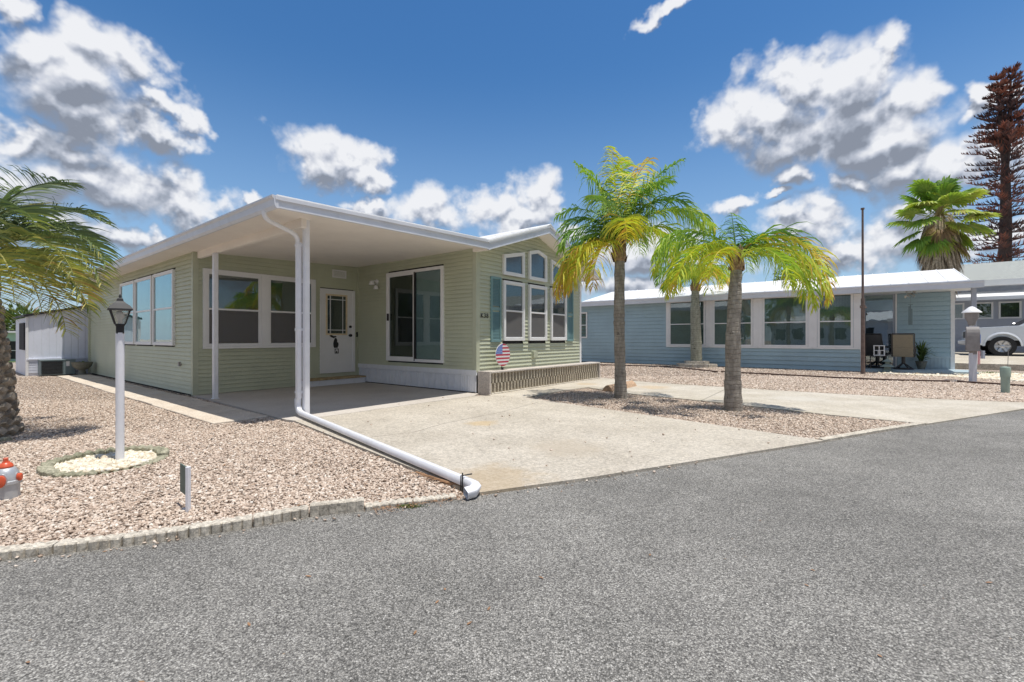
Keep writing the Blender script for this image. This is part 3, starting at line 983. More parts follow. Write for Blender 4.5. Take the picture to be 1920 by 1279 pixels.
winA = [(10.974, 12.309), (12.425, 13.725), (13.816, 15.1)]
holesA = [(a-0.01+0.02, b-0.01, 0.96, 2.47) for a, b in winA]
m = MB(); siding(m, PA, tB, tEnd, 0.04, 2.72, holesA); gh.part('wall', m, 'sage_siding')
m = MB(); siding(m, PB, sA, sC, 0.035, 2.85, [(3.22, 5.38, 0.92, 2.39), (5.55, 6.41, 0.30, 2.23)]); gh.part('wall', m, 'sage_siding')
m = MB(); siding(m, PC, tD, tB, 0.47, 2.86, [(6.92, 8.75, 0.60, 2.57)]); gh.part('wall', m, 'sage_siding')
Dlow = [(7.328, 8.05), (8.23, 8.932), (9.114, 9.816)]
Dup = [[(7.328, 2.42), (8.05, 2.42), (8.05, 2.985), (7.328, 2.835)],
       [(8.23, 2.41), (8.932, 2.41), (8.932, 3.02), (8.575, 3.115), (8.23, 3.035)],
       [(9.125, 2.40), (9.83, 2.40), (9.83, 2.80), (9.125, 2.975)]]
holesD = [(a+0.01, b-0.01, 1.05, 2.29) for a, b in Dlow]
def clipD(z):
    h = (RIDGE_Z+0.03-z)/0.33
    return RIDGE_S-h, RIDGE_S+h
m = MB(); siding(m, PD, sC, sE, 0.42, RIDGE_Z, holesD, clip=clipD); gh.part('wall', m, 'sage_siding')
# inner core that closes the volume and stops light leaks
m = MB()
m.box(sA+0.02, sC+0.05, tB+0.02, tEnd-0.05, 0.0, 2.69)
m.box(sC+0.02, sE-0.02, tD+0.02, tEnd-0.05, 0.0, 2.76)
gh.part('core', m, 'dark_room')
m = MB(); PE = mapper('S', sE, -1); siding(m, PE, tD, tEnd, 0.1, 2.76); gh.part('wall', m, 'sage_siding')
m = MB(); PF = mapper('T', tEnd, -1); siding(m, PF, sA, sC, 0.04, 2.80)
siding(m, PF, sC, sE, 0.04, RIDGE_Z, clip=clipD); gh.part('wall', m, 'sage_siding')

# corner trims
for (pts, z0, z1, mt) in (([(sA-0.022, tB-0.022), (sA+0.07, tB-0.022), (sA+0.07, tB+0.0), (sA, tB+0.07), (sA-0.022, tB+0.07)], 0.02, 2.715, 'sage_trim'),
                          ([(sC-0.022, tD-0.022), (sC+0.075, tD-0.022), (sC+0.075, tD), (sC, tD+0.075), (sC-0.022, tD+0.075)], 0.44, 2.79, 'sage_trim'),
                          ([(sE+0.022, tD-0.022), (sE-0.06, tD-0.022), (sE-0.06, tD), (sE, tD+0.06), (sE+0.022, tD+0.06)], 0.42, 2.77, 'white_trim'),
                          ([(sC-0.04, tB-0.04), (sC, tB-0.04), (sC, tB), (sC-0.04, tB)], 0.03, 2.85, 'sage_trim'),
                          ([(sA-0.06, tEnd-0.06), (sA+0.05, tEnd-0.06), (sA+0.05, tEnd+0.03), (sA-0.06, tEnd+0.03)], 0.03, 2.7, 'sage_trim')):
    m = MB(); m.prism(pts, z0, z1); gh.part('corner_trim', m, mt)
# windows of the long wall
for a, b in winA:
    window(gh, PA, a, b, 0.95, 2.48, 0.05, 0.06, 0.5, 'glass_teal', 'blind_sky_reflect', 'v', None)
# carport window pair with one white surround
m = MB(); inn = ringframe(m, PB, [(3.19, 0.895), (5.41, 0.895), (5.41, 2.425), (3.19, 2.425)], 0.045, 0.002, 0.065)
mbox(m, PB, 4.235, 4.375, 0.002, 0.065, 0.94, 2.38)
gh.part('window_surround', m, 'white_trim')
window(gh, PB, 3.237, 4.233, 0.942, 2.378, 0.035, 0.058, 0.5, 'glass', 'blind_dark', 'v', 'screen')
window(gh, PB, 4.377, 5.363, 0.942, 2.378, 0.035, 0.058, 0.5, 'glass', 'blind_dark', 'v', 'screen')
# gable windows
for a, b in Dlow:
    window(gh, PD, a, b, 1.045, 2.30, 0.06, 0.065, 0.5, 'glass', 'blind_dark', 'h', 'screen')
for pl in Dup:
    window(gh, PD, 0, 0, 0, 0, 0.06, 0.065, None, 'glass', None, poly=pl, room='blind_mauve')
# shutters with louvres
for a0, a1 in ((6.945, 7.268), (9.87, 10.175)):
    m = MB(); z0, z1 = 1.02, 2.345
    ringframe(m, PD, [(a0, z0), (a1, z0), (a1, z1), (a0, z1)], 0.045, 0.0, 0.042)
    mbox(m, PD, a0+0.04, a1-0.04, 0.0, 0.036, 1.66, 1.73)
    z = z0+0.045
    while z < z1-0.06:
        if not (1.63 < z < 1.73):
            m.add([PD(a0+0.045, 0.036, z), PD(a1-0.045, 0.036, z), PD(a1-0.045, 0.020, z+0.03), PD(a0+0.045, 0.020, z+0.03)], [(0,1,2,3)])
        z += 0.03
    gh.part('shutter', m, 'teal_shutter')
# entrance door
m = MB()
ringframe(m, PB, [(5.532, 0.28), (6.43, 0.28), (6.43, 2.25), (5.532, 2.25)], 0.055, 0.0, 0.045)
mbox(m, PB, 5.585, 6.378, 0.0, 0.018, 0.31, 2.197)
dr = gh.part('door', m, 'door_white')
m = MB(); gi = ringframe(m, PB, [(5.672, 1.17), (6.225, 1.17), (6.225, 2.135), (5.672, 2.135)], 0.04, 0.018, 0.034); gh.part('glass_frame', m, 'door_gold', dr)
m = MB(); polyplate(m, PB, gi, 0.0185, 0.021); gh.part('backing', m, 'screen_grey', dr)
m = MB(); polyplate(m, PB, gi, 0.024, 0.026); gh.part('pane', m, 'glass', dr)
m = MB()
for a in (5.785, 6.105): mbox(m, PB, a-0.008, a+0.008, 0.026, 0.032, 1.21, 2.095)
for z in (1.29, 2.01): mbox(m, PB, 5.712, 6.185, 0.0262, 0.0315, z-0.008, z+0.008)
gh.part('glazing_bar', m, 'white_trim', dr)
m = MB(); m.disc_axis(PB(6.305, 0.04, 1.165), (0, 1, 0), 0.034, 0.05); m.tube([PB(6.305, 0.06, 1.165), PB(6.24, 0.07, 1.165)], 0.012); gh.part('handle', m, 'black_metal', dr, 40)
m = MB(); m.disc_axis(PB(6.305, 0.035, 1.375), (0, 1, 0), 0.03, 0.04); gh.part('deadbolt', m, 'black_metal', dr, 40)
m = MB(); mbox(m, PB, 6.48, 6.515, 0.0, 0.04, 1.13, 1.25); gh.part('doorbell', m, 'black_plastic')
# wall vent
m = MB(); ringframe(m, PB, [(5.84, 2.53), (6.20, 2.53), (6.20, 2.72), (5.84, 2.72)], 0.025, 0.0, 0.035)
for i in range(9): mbox(m, PB, 5.865, 6.175, 0.012, 0.025, 2.557+i*0.0165, 2.566+i*0.0165)
gh.part('vent', m, 'white_trim')
m = MB(); mbox(m, PA, 10.63, 10.69, 0.0, 0.05, 0.55, 0.63); gh.part('outlet_box', m, 'mailbox_grey')
m = MB(); mbox(m, PD, 8.375, 8.525, 0.0, 0.075, 0.665, 0.80); mbox(m, PD, 8.355, 8.545, 0.0, 0.02, 0.64, 0.82); gh.part('outlet_box', m, 'sage_trim')
# sliding glass door
m = MB(); ringframe(m, PC, [(6.895, 0.585), (8.775, 0.585), (8.775, 2.59), (6.895, 2.59)], 0.062, 0.0, 0.06)
sd = gh.part('sliding_door', m, 'white_trim')
m = MB(); ringframe(m, PC, [(7.80, 0.645), (8.715, 0.645), (8.715, 2.53), (7.80, 2.53)], 0.04, 0.02, 0.05); gh.part('panel_frame', m, 'white_trim', sd)
m = MB(); mbox(m, PC, 7.76, 7.80, 0.02, 0.06, 0.60, 2.54); gh.part('meeting_stile', m, 'black_metal', sd)
m = MB(); mbox(m, PC, 6.955, 8.715, 0.001, 0.004, 0.645, 2.53); gh.part('backing', m, 'dark_room', sd)
m = MB(); blind_mesh(m, PC, 6.96, 7.765, 0.655, 2.52, 'v', 0.014); gh.part('blind', m, 'blind', sd)
m = MB(); mbox(m, PC, 7.84, 8.68, 0.026, 0.029, 0.68, 2.495); gh.part('pane', m, 'glass', sd)
m = MB(); mbox(m, PC, 6.96, 7.76, 0.030, 0.033, 0.645, 2.53); gh.part('pane', m, 'glass_blue', sd)
m = MB(); mbox(m, PC, 8.68, 8.715, 0.05, 0.085, 1.50, 1.66); gh.part('handle', m, 'black_metal', sd)
# porch light
m = MB(); m.disc_axis(PC(9.18, 0.015, 2.43), (1, 0, 0), 0.06, 0.03)
m.tube([PC(9.18, 0.02, 2.43), PC(9.18, 0.10, 2.45), PC(9.18, 0.13, 2.40)], 0.014)
m.lathe([(0.012, 0.0), (0.045, -0.02), (0.07, -0.10), (0.066, -0.105)], 16, PC(9.22, 0.13, 2.46))
m.lathe([(0.012, 0.0), (0.045, -0.02), (0.06, -0.09), (0.056, -0.095)], 16, PC(9.10, 0.10, 2.34))
gh.part('porch_light', m, 'white_trim', None, 40)
# ribbed skirting under the slider wall
m = MB()
mbox(m, PC, tD-0.02, tB-0.04, -0.005, 0.03, 0.375, 0.475)
a = tD+0.005
while a < tB-0.06:
    b = min(a+0.19, tB-0.045)
    mbox(m, PC, a, b, -0.01, 0.004, 0.03, 0.38)
    for q in (0.03, 0.085, 0.14):
        if a+q+0.02 < b: mbox(m, PC, a+q, a+q+0.022, 0.0035, 0.010, 0.031, 0.379)
    mbox(m, PC, a, a+0.012, 0.0035, 0.018, 0.0305, 0.3795)
    a += 0.19
gh.part('skirting', m, 'skirt_white')
m = MB(); mbox(m, PC, tD, tB-0.04, 0.0, 0.03, 0.031, 0.045); gh.part('base_strip', m, 'black_metal')

# roofs
T0, T1 = 5.64, tEnd+0.25
def roof_sheet(mb, s0, z0, s1, z1, t0, t1, th, ribs=0.0, alongs=True):
    mb.extrude([(s0, z0-th), (s1, z1-th), (s1, z1), (s0, z0)], 'y', t0, t1)
    if ribs:
        n = int(abs(t1-t0)/ribs)
        for i in range(n+1):
            t = t0+0.02+i*ribs
            if t > t1-0.03: break
            mb.extrude([(s0, z0), (s1, z1), (s1, z1+0.02), (s0, z0+0.02)], 'y', t, t+0.03)
    return mb
m = MB(); roof_sheet(m, 2.60, zf(2.60)+0.15, 6.46, zf(6.46)+0.175, T0, T1, 0.03, 0.45)
gh.part('roof', m, 'roof_white', label='low flat carport roof')
m = MB(); roof_sheet(m, 6.44, zu(6.44)+0.175, RIDGE_S, RIDGE_Z+0.175, T0-0.03, T1, 0.03, 0.5)
roof_sheet(m, RIDGE_S, RIDGE_Z+0.175, sE+0.38, zu(sE+0.38)+0.175, T0-0.03, T1, 0.03, 0.5)
m.extrude([(RIDGE_S-0.12, RIDGE_Z+0.14), (RIDGE_S, RIDGE_Z+0.18), (RIDGE_S+0.12, RIDGE_Z+0.14), (RIDGE_S, RIDGE_Z+0.205)], 'y', T0-0.035, T1+0.01)
gh.part('roof', m, 'roof_white', label='gabled roof over the front room')
m = MB(); roof_sheet(m, 2.60, zc(2.60), 6.545, zc(6.545), T0+0.02, T1-0.02, 0.012)
for i in range(14):  # panel joints
    pass
gh.part('ceiling', m, 'soffit')
m = MB(); roof_sheet(m, 6.50, zu(6.50)+0.012, RIDGE_S, RIDGE_Z+0.012, T0+0.02, tD+0.02, 0.012)
roof_sheet(m, RIDGE_S, RIDGE_Z+0.012, sE+0.36, zu(sE+0.36)+0.012, T0+0.02, T1-0.02, 0.012)
m.box(6.475, 6.56, T0+0.022, tD+0.03, 2.77, 2.90)
gh.part('soffit', m, 'soffit')
def fascia(s0, zb0, zt0, s1, zb1, zt1):
    m = MB()
    m.extrude([(s0, zb0), (s1, zb1), (s1, zt1-0.045), (s0, zt0-0.045)], 'y', T0-0.004, T0+0.02)
    m.extrude([(s0, zt0-0.045), (s1, zt1-0.045), (s1, zt1), (s0, zt0)], 'y', T0-0.028, T0+0.02)
    m.extrude([(s0, zb0), (s1, zb1), (s1, zb1+0.02), (s0, zb0+0.02)], 'y', T0-0.016, T0-0.003)
    return m
gh.part('fascia', fascia(2.56, zf(2.56), zf(2.56)+0.14, 6.47, zf(6.47), zf(6.47)+0.17), 'gutter_white')
gh.part('fascia', fascia(6.472, zu(6.472)-0.005, zu(6.472)+0.17, RIDGE_S, RIDGE_Z-0.005, RIDGE_Z+0.17), 'gutter_white')
gh.part('fascia', fascia(RIDGE_S+0.001, RIDGE_Z-0.005, RIDGE_Z+0.17, sE+0.38, zu(sE+0.38)-0.005, zu(sE+0.38)+0.17), 'gutter_white')
m = MB(); m.extrude([(2.575, 2.668), (2.60, 2.668), (2.60, 2.82), (2.52, 2.82), (2.52, 2.80), (2.545, 2.775), (2.552, 2.70)], 'y', T0-0.02, T1)
gh.part('gutter', m, 'gutter_white')
m = MB(); s_ = sE+0.38; m.extrude([(s_, zu(s_)-0.01), (s_+0.03, zu(s_)-0.01), (s_+0.03, zu(s_)+0.17), (s_, zu(s_)+0.17)], 'y', T0-0.03, T1)
gh.part('gutter', m, 'gutter_white')
# beam, posts, downspout
m = MB(); m.bbox(3.10, 3.175, 6.05, tB-0.01, 2.60, 2.733, 0.008); gh.part('beam', m, 'soffit')
def post(s, t, z1, w=0.085):
    m = MB(); m.bbox(s-w/2, s+w/2, t-w/2, t+w/2, 0.03, z1, 0.01)
    m.bbox(s-w/2-0.012, s+w/2+0.012, t-w/2-0.012, t+w/2+0.012, 0.03, 0.045, 0.003)
    return m
gh.part('post', post(3.205, 6.125, 2.738, 0.076), 'pipe_white')
gh.part('post', post(3.10, 9.07, 2.60, 0.078), 'pipe_white')
def HW(px, py, z):
    x, y = G(px, py, 0); s, t = w2h(x, y); return (s, t, z)
e0 = w2h(*G(563, 787)); e1 = w2h(*G(884, 925))
dv = Vector((e1[0]-e0[0], e1[1]-e0[1])).normalized()
path = [(2.575, 5.95, 2.69), (2.575, 5.95, 2.645), (2.60, 5.96, 2.605), (2.66, 5.985, 2.58), (2.98, 6.125, 2.535), (3.07, 6.165, 2.51), (3.115, 6.185, 2.46), (3.12, 6.19, 2.40)]
m = MB(); m.tube(path, 0.030, 12); gh.part('downspout', m, 'pipe_white', None, 60, label='round elbow pipe from gutter to post')
m = MB(); m.bbox(3.096, 3.164, 6.152, 6.220, 0.26, 2.42, 0.012)
for z in (2.36, 1.2, 0.34): m.bbox(3.092, 3.168, 6.148, 6.224, z, z+0.035, 0.004)
dsp = gh.part('downspout', m, 'pipe_white', label='square downspout strapped to the front post')
m = MB()
q0 = Vector((3.122, 6.192, 0.27)); q1 = Vector((3.122, 6.192, 0.17))
q2 = Vector((3.122+dv.x*0.05, 6.192+dv.y*0.05, 0.105)); q3 = Vector((3.122+dv.x*0.16, 6.192+dv.y*0.16, 0.085))
endp = Vector((e1[0], e1[1], 0.065))
side = Vector((dv.y, -dv.x, 0))
dv3 = Vector((dv.x, dv.y, 0))
arc = [endp + dv3*0.03 + side*0.004, endp + dv3*0.075 - Vector((0,0,0.004)) + side*0.02, endp + dv3*0.10 + side*0.06 - Vector((0,0,0.012)), endp + dv3*0.09 + side*0.115 - Vector((0,0,0.018))]
pth = [q0, q1, q2, q3, q3.lerp(endp, 0.33), q3.lerp(endp, 0.66), endp] + arc
m = MB(); m.tube([tuple(p) for p in pth], 1.0, sq=(0.062, 0.070), cap=False)
m.tube([tuple(p) for p in pth], 0.94, sq=(0.062, 0.070), cap=False)
gh.part('drain_pipe', m, 'pipe_white', None, 50, label='long white drain pipe lying along the driveway to the road')
m = MB(); pe = q3.lerp(endp, 0.985)
m.tube([tuple(pe - side*0.046 + Vector((0,0,0.05))), tuple(pe + side*0.05 + Vector((0,0,0.055))), tuple(pe + side*0.052 + Vector((0,0,-0.05)))], 0.005)
m.tube([tuple(pe + dv3*0.02 + side*0.05 + Vector((0,0,0.08))), tuple(pe + dv3*0.02 + side*0.052 + Vector((0,0,-0.05)))], 0.005)
gh.part('pipe_strap', m, 'black_metal')

# house number
def text_mesh(s, size, th=0.004):
    cu = bpy.data.curves.new("txt", 'FONT'); cu.body = s; cu.size = size; cu.extrude = th; cu.align_x = 'CENTER'
    cu.space_character = 1.15
    ob = bpy.data.objects.new("txt", cu); COL.objects.link(ob)
    bpy.context.view_layer.update()
    me = bpy.data.meshes.new_from_object(ob.evaluated_get(bpy.context.evaluated_depsgraph_get()))
    v = [tuple(p.co) for p in me.vertices]; f = [tuple(p.vertices) for p in me.polygons]
    bpy.data.objects.remove(ob); bpy.data.curves.remove(cu)
    return v, f
v, f = text_mesh("K38", 0.13, 0.004)
m = MB(); m.add([PD(6.765+x, 0.02+z, 1.50+y) for x, y, z in v], f); gh.part('house_number', m, 'black_plastic')

# door decoration in the outline of two peninsulas, with a small plate below
m = MB()
up = [(-0.135,0.055),(-0.10,0.075),(-0.06,0.065),(-0.03,0.045),(0.02,0.05),(0.05,0.035),(0.035,0.02),(0.0,0.015),(-0.03,-0.005),(-0.06,0.01),(-0.09,0.02)]
lo = [(0.0,-0.005),(0.03,0.005),(0.055,-0.02),(0.065,-0.06),(0.06,-0.10),(0.085,-0.10),(0.10,-0.14),(0.09,-0.19),(0.07,-0.23),(-0.01,-0.235),(-0.03,-0.20),(-0.035,-0.12),(-0.02,-0.06)]
for pl in (up, lo):
    polyplate(m, PB, [(5.90+a, 1.10+z) for a, z in pl], 0.0185, 0.026)
dd = Thing('door_decoration', 'black two-piece state outline decoration hanging on the white door', 'door decoration', (5.9, tB-0.02, 1.0), 'H')
dd.part('silhouette', m, 'black_plastic')
m = MB(); ringframe(m, PB, [(5.90, 0.735), (6.0, 0.735), (6.0, 0.85), (5.90, 0.85)], 0.018, 0.0185, 0.026); mbox(m, PB, 5.935, 5.965, 0.0185, 0.025, 0.75, 0.80); dd.part('plate', m, 'black_plastic')
m = MB(); mbox(m, PB, 5.917, 5.983, 0.0188, 0.022, 0.752, 0.834); dd.part('plate_face', m, 'white_trim')

# doorstep
ds = Thing('doorstep', 'low white step with a worn wooden top below the entrance door', 'step', (5.9, 9.75, 0.03), 'H')
m = MB(); m.bbox(5.05, 6.50, 9.60, tB-0.02, 0.03, 0.155, 0.006); ds.part('base', m, 'skirt_white')
m = MB()
for i in range(3): m.bbox(5.03, 6.505, 9.575+i*0.125, 9.575+i*0.125+0.118, 0.157, 0.192, 0.006)
ds.part('tread', m, 'wood_step')

# block planter in front of the gable wall
pl = Thing('planter', 'low concrete block planter with fluted front below the gable windows', 'planter', (8.8, 5.8, 0.0), 'H')
P0, P1 = 5.70, 5.99
m = MB();  m.bbox(6.56, 6.61, P0-0.02, P1, 0.0, 0.462, 0.006); pl.part('end_wall', m, 'planter_plain')
m = MB(); m.bbox(11.06, 11.11, P0-0.01, P1, 0.0, 0.455, 0.006); pl.part('end_wall', m, 'planter_plain')
m = MB(); m.box(6.60, 11.07, P0+0.09, P1-0.002, 0.0, 0.42); pl.part('back_wall', m, 'planter_gap')
m = MB()
nb = 42; w_ = (11.05-6.62)/nb
for row in (0, 1):
    z0, z1 = (0.045, 0.225) if row == 0 else (0.231, 0.418)
    for i in range(nb):
        a = 6.615+i*w_+(w_*0.5 if row else 0)
        if a+w_ > 11.06: continue
        m.extrude([(a+0.002, P0+0.046), (a+0.010, P0+0.004), (a+0.022, P0), (a+0.030, P0+0.006), (a+0.034, P0+0.046)], 'x' if False else 'y', z0, z1) if False else m.prism([(a+0.006, P0+0.095), (a+0.010, P0+0.006), (a+0.028, P0), (a+0.046, P0+0.006), (a+0.052, P0+0.095)], z0, z1)
pl.part('fluted_face', m, 'planter_concrete')
m = MB(); m.bbox(6.612, 11.058, P0-0.02, P1, 0.421, 0.455, 0.006); pl.part('cap', m, 'planter_plain')
m = MB(); m.bbox(6.612, 11.058, P0-0.03, P0+0.1, 0.0, 0.043, 0.005); pl.part('footing', m, 'edge_concrete')

# round flag disc on a stake
def on_t(px, py, t):
    d = ((px-960)/F, 1.0); ds_ = U[0]*d[0]+U[1]; dt_ = V[0]*d[0]+V[1]
    Y = t/dt_; return ds_*Y, EYE-(py-634)/F*Y
fs, fz = on_t(942.5, 665.5, 5.86); FR = 0.228
fl = Thing('flag_disc', 'round garden disc with red and white stripes and blue star field', 'garden decoration', (fs, 5.86, 0.455), 'H')
def disc_cells(x0, x1, z0, z1, y):
    """part of the disc between two heights, limited to x0..x1"""
    v = []; zs = np.linspace(z0, z1, 5); f = []
    for z in zs:
        h = math.sqrt(max(FR*FR-z*z, 0)); l, r = max(-h, x0), min(h, x1)
        if r < l: r = l
        v += [(fs+l, y, fz+z), (fs+r, y, fz+z)]
    for i in range(4): f.append((2*i, 2*i+1, 2*i+3, 2*i+2))
    return v, f
mr, mw, mb_ = MB(), MB(), MB()
bw = 2*FR/13
for i in range(13):
    z1 = FR-i*bw; z0 = z1-bw
    x0 = -0.02 if i < 6 else -1
    v, f = disc_cells(x0, 1, z0, z1, 5.848)
    (mr if i % 2 == 0 else mw).add(v, f)
v, f = disc_cells(-1, -0.02, FR-6*bw, FR-1e-4, 5.848); mb_.add(v, f)
for r in range(5):
    for c in range(5):
        x = -0.19+c*0.038+(r % 2)*0.018; z = 0.185-r*0.034-0.012
        if x < -0.03 and x*x+z*z < (FR-0.02)**2:
            pts = []
            for k in range(10):
                rr = 0.011 if k % 2 == 0 else 0.0045; an = math.pi/2+k*math.pi/5
                pts.append((fs+x+rr*math.cos(an), 5.8465, fz+z+rr*math.sin(an)))
            mw.add(pts, [tuple(range(10))])
fl.part('stripe', mr, 'flag_red'); fl.part('stripe', mw, 'flag_white'); fl.part('canton', mb_, 'flag_blue')
m = MB(); m.disc_axis((fs, 5.856, fz), (0, 1, 0), FR+0.002, 0.012); fl.part('backing', m, 'flag_white')
m = MB(); m.tube([(fs-0.01, 5.875, 0.40), (fs-0.01, 5.875, fz)], 0.008); m.bbox(fs-0.035, fs+0.01, 5.84, 5.875, 0.45, 0.51, 0.004); fl.part('stake', m, 'black_metal')

# ------------------------------------------------------------------ the blue mobile home
bh = Thing('mobile_home', 'light blue mobile home with a white low roof and a recessed porch', 'mobile home', (20.5, 4.5, 0), 'H')
sB, sR = 18.7, 20.2
QB, QR = mapper('S', sB), mapper('S', sR)
BW = [(5.04, 6.456), (3.371, 4.763), (1.667, 3.057), (0.414, 1.391)]
holes = [(a+0.01, b-0.01, 0.80, 2.60) for a, b in BW]
m = MB(); siding(m, QB, 0.16, 13.5, 0.02, 2.56, holes, 0.15, 0.036); bh.part('wall', m, 'blue_siding')
m = MB(); siding(m, QR, -2.06, -0.74, 0.50, 2.70, (), 0.15, 0.036); bh.part('wall', m, 'blue_siding')
QS = mapper('T', 0.16); m = MB(); siding(m, QS, sB, sR, 0.1, 2.56, (), 0.15, 0.036); bh.part('wall', m, 'blue_siding')
QT = mapper('T', -2.08); m = MB(); siding(m, QT, sR, 24.2, 0.1, 2.76, (), 0.15, 0.036); bh.part('wall', m, 'blue_siding')
m = MB(); m.box(sB+0.02, 24.2, 0.18, 13.5, 0, 2.6); m.box(sR+0.02, 24.2, -2.05, 0.18, 0, 2.7); bh.part('core', m, 'dark_room')
for i, (a, b) in enumerate(BW):
    window(bh, QB, a, b, 0.79, 2.60, 0.05, 0.06, 0.48, 'glass', 'blind_blue', 'v', None)
window(bh, QB, 10.22, 10.85, 1.10, 2.30, 0.05, 0.06, 0.5, 'glass', 'blind', 'h', None)
for (a, b) in ((4.77, 5.03), (3.065, 3.363), (1.40, 1.66), (0.165, 0.405), (6.463, 6.58)):
    m = MB(); mbox(m, QB, a, b, 0.0, 0.046, 0.74, 2.55)
    if b-a > 0.2: mbox(m, QB, (a+b)/2-0.02, (a+b)/2+0.02, 0.0455, 0.056, 0.745, 2.549)
    bh.part('mullion', m, 'white_trim')
m = MB(); mbox(m, QB, 0.17, 6.57, 0.0, 0.056, 0.735, 0.788); bh.part('sill', m, 'white_trim')
m = MB(); m.prism([(sB-0.03, 0.14), (sB+0.05, 0.14), (sB+0.05, 0.23), (sB-0.03, 0.23)], 0.02, 2.56); bh.part('corner_trim', m, 'white_trim')
m = MB(); m.prism([(sR-0.03, -2.15), (sR+0.05, -2.15), (sR+0.05, -2.05), (sR-0.03, -2.05)], 0.05, 2.70); bh.part('corner_trim', m, 'white_trim')
m = MB(); mbox(m, QR, -0.735, -0.69, 0.0, 0.06, 0.1, 2.70); bh.part('corner_trim', m, 'white_trim')
m = MB(); ringframe(m, QR, [(-0.68, 0.12), (0.155, 0.12), (0.155, 2.62), (-0.68, 2.62)], 0.05, 0.0, 0.04)
s2 = bh.part('sliding_door', m, 'gray_wall')
m = MB(); mbox(m, QR, -0.63, 0.105, 0.001, 0.004, 0.17, 2.57); bh.part('backing', m, 'dark_room', s2)
m = MB(); mbox(m, QR, -0.63, 0.105, 0.008, 0.012, 2.05, 2.57); bh.part('roller_blind', m, 'blind', s2)
m = MB(); mbox(m, QR, -0.63, 0.105, 0.02, 0.024, 0.17, 2.57); bh.part('pane', m, 'glass_blue', s2)
m = MB(); mbox(m, QR, -2.05, -0.74, 0.0, 0.03, 0.44, 0.5)
a = -2.05
while a < -0.75:
    mbox(m, QR, a, min(a+0.09, -0.745), -0.01, 0.006, 0.1, 0.44); mbox(m, QR, a, a+0.02, 0.005, 0.016, 0.101, 0.439); a += 0.09
bh.part('skirting', m, 'blue_skirt')
m = MB(); m.prism([(18.72, 0.14), (18.75, -2.5), (20.19, -2.5), (20.19, 0.14)][::-1], -0.02, 0.10); bh.part('porch_floor', m, 'blue_skirt')
zr = lambda s: 2.79+(s-18.3)*0.2226
m = MB()
m.extrude([(18.3, 2.76), (21.4, 3.45), (24.5, 2.76), (24.5, 2.73), (21.4, 3.42), (18.3, 2.73)], 'y', -2.27, 10.3)
for i in range(30):
    t = -2.25+i*0.43
    if t < 10.2: m.extrude([(18.3, 2.762), (21.4, 3.452), (21.4, 3.468), (18.3, 2.778)], 'y', t, t+0.025)
bh.part('roof', m, 'roof_white')
m = MB(); m.box(18.3, 24.5, 10.3, 13.9, 2.60, 2.74); bh.part('roof', m, 'roof_white', label='flat roof section at the far end')
m = MB(); m.extrude([(18.22, 2.53), (18.30, 2.53), (18.30, 2.728), (18.20, 2.728), (18.20, 2.70), (18.22, 2.66)], 'y', -2.54, 13.9)
bh.part('gutter', m, 'gutter_white')
m = MB(); m.box(18.30, 20.25, -2.50, 13.5, 2.60, 2.625); m.box(18.301, 18.7, 0.16, 13.5, 2.56, 2.60); bh.part('soffit', m, 'white_trim')
m = MB(); m.extrude([(18.3, 2.626), (21.4, 2.76), (24.5, 2.76), (21.4, 3.41), (18.3, 2.728)], 'y', -2.24, -2.20); bh.part('gable_board', m, 'gutter_white')
m = MB(); m.bbox(18.55, 18.66, -2.43, -2.32, 0.0, 2.60, 0.008); bh.part('post', m, 'gray_wall')

# things on and around the porch
def on_s(px, py, s):
    d = ((px-960)/F, 1.0); ds_ = U[0]*d[0]+U[1]; dt_ = V[0]*d[0]+V[1]
    Y = s/ds_; return dt_*Y, EYE-(py-634)/F*Y

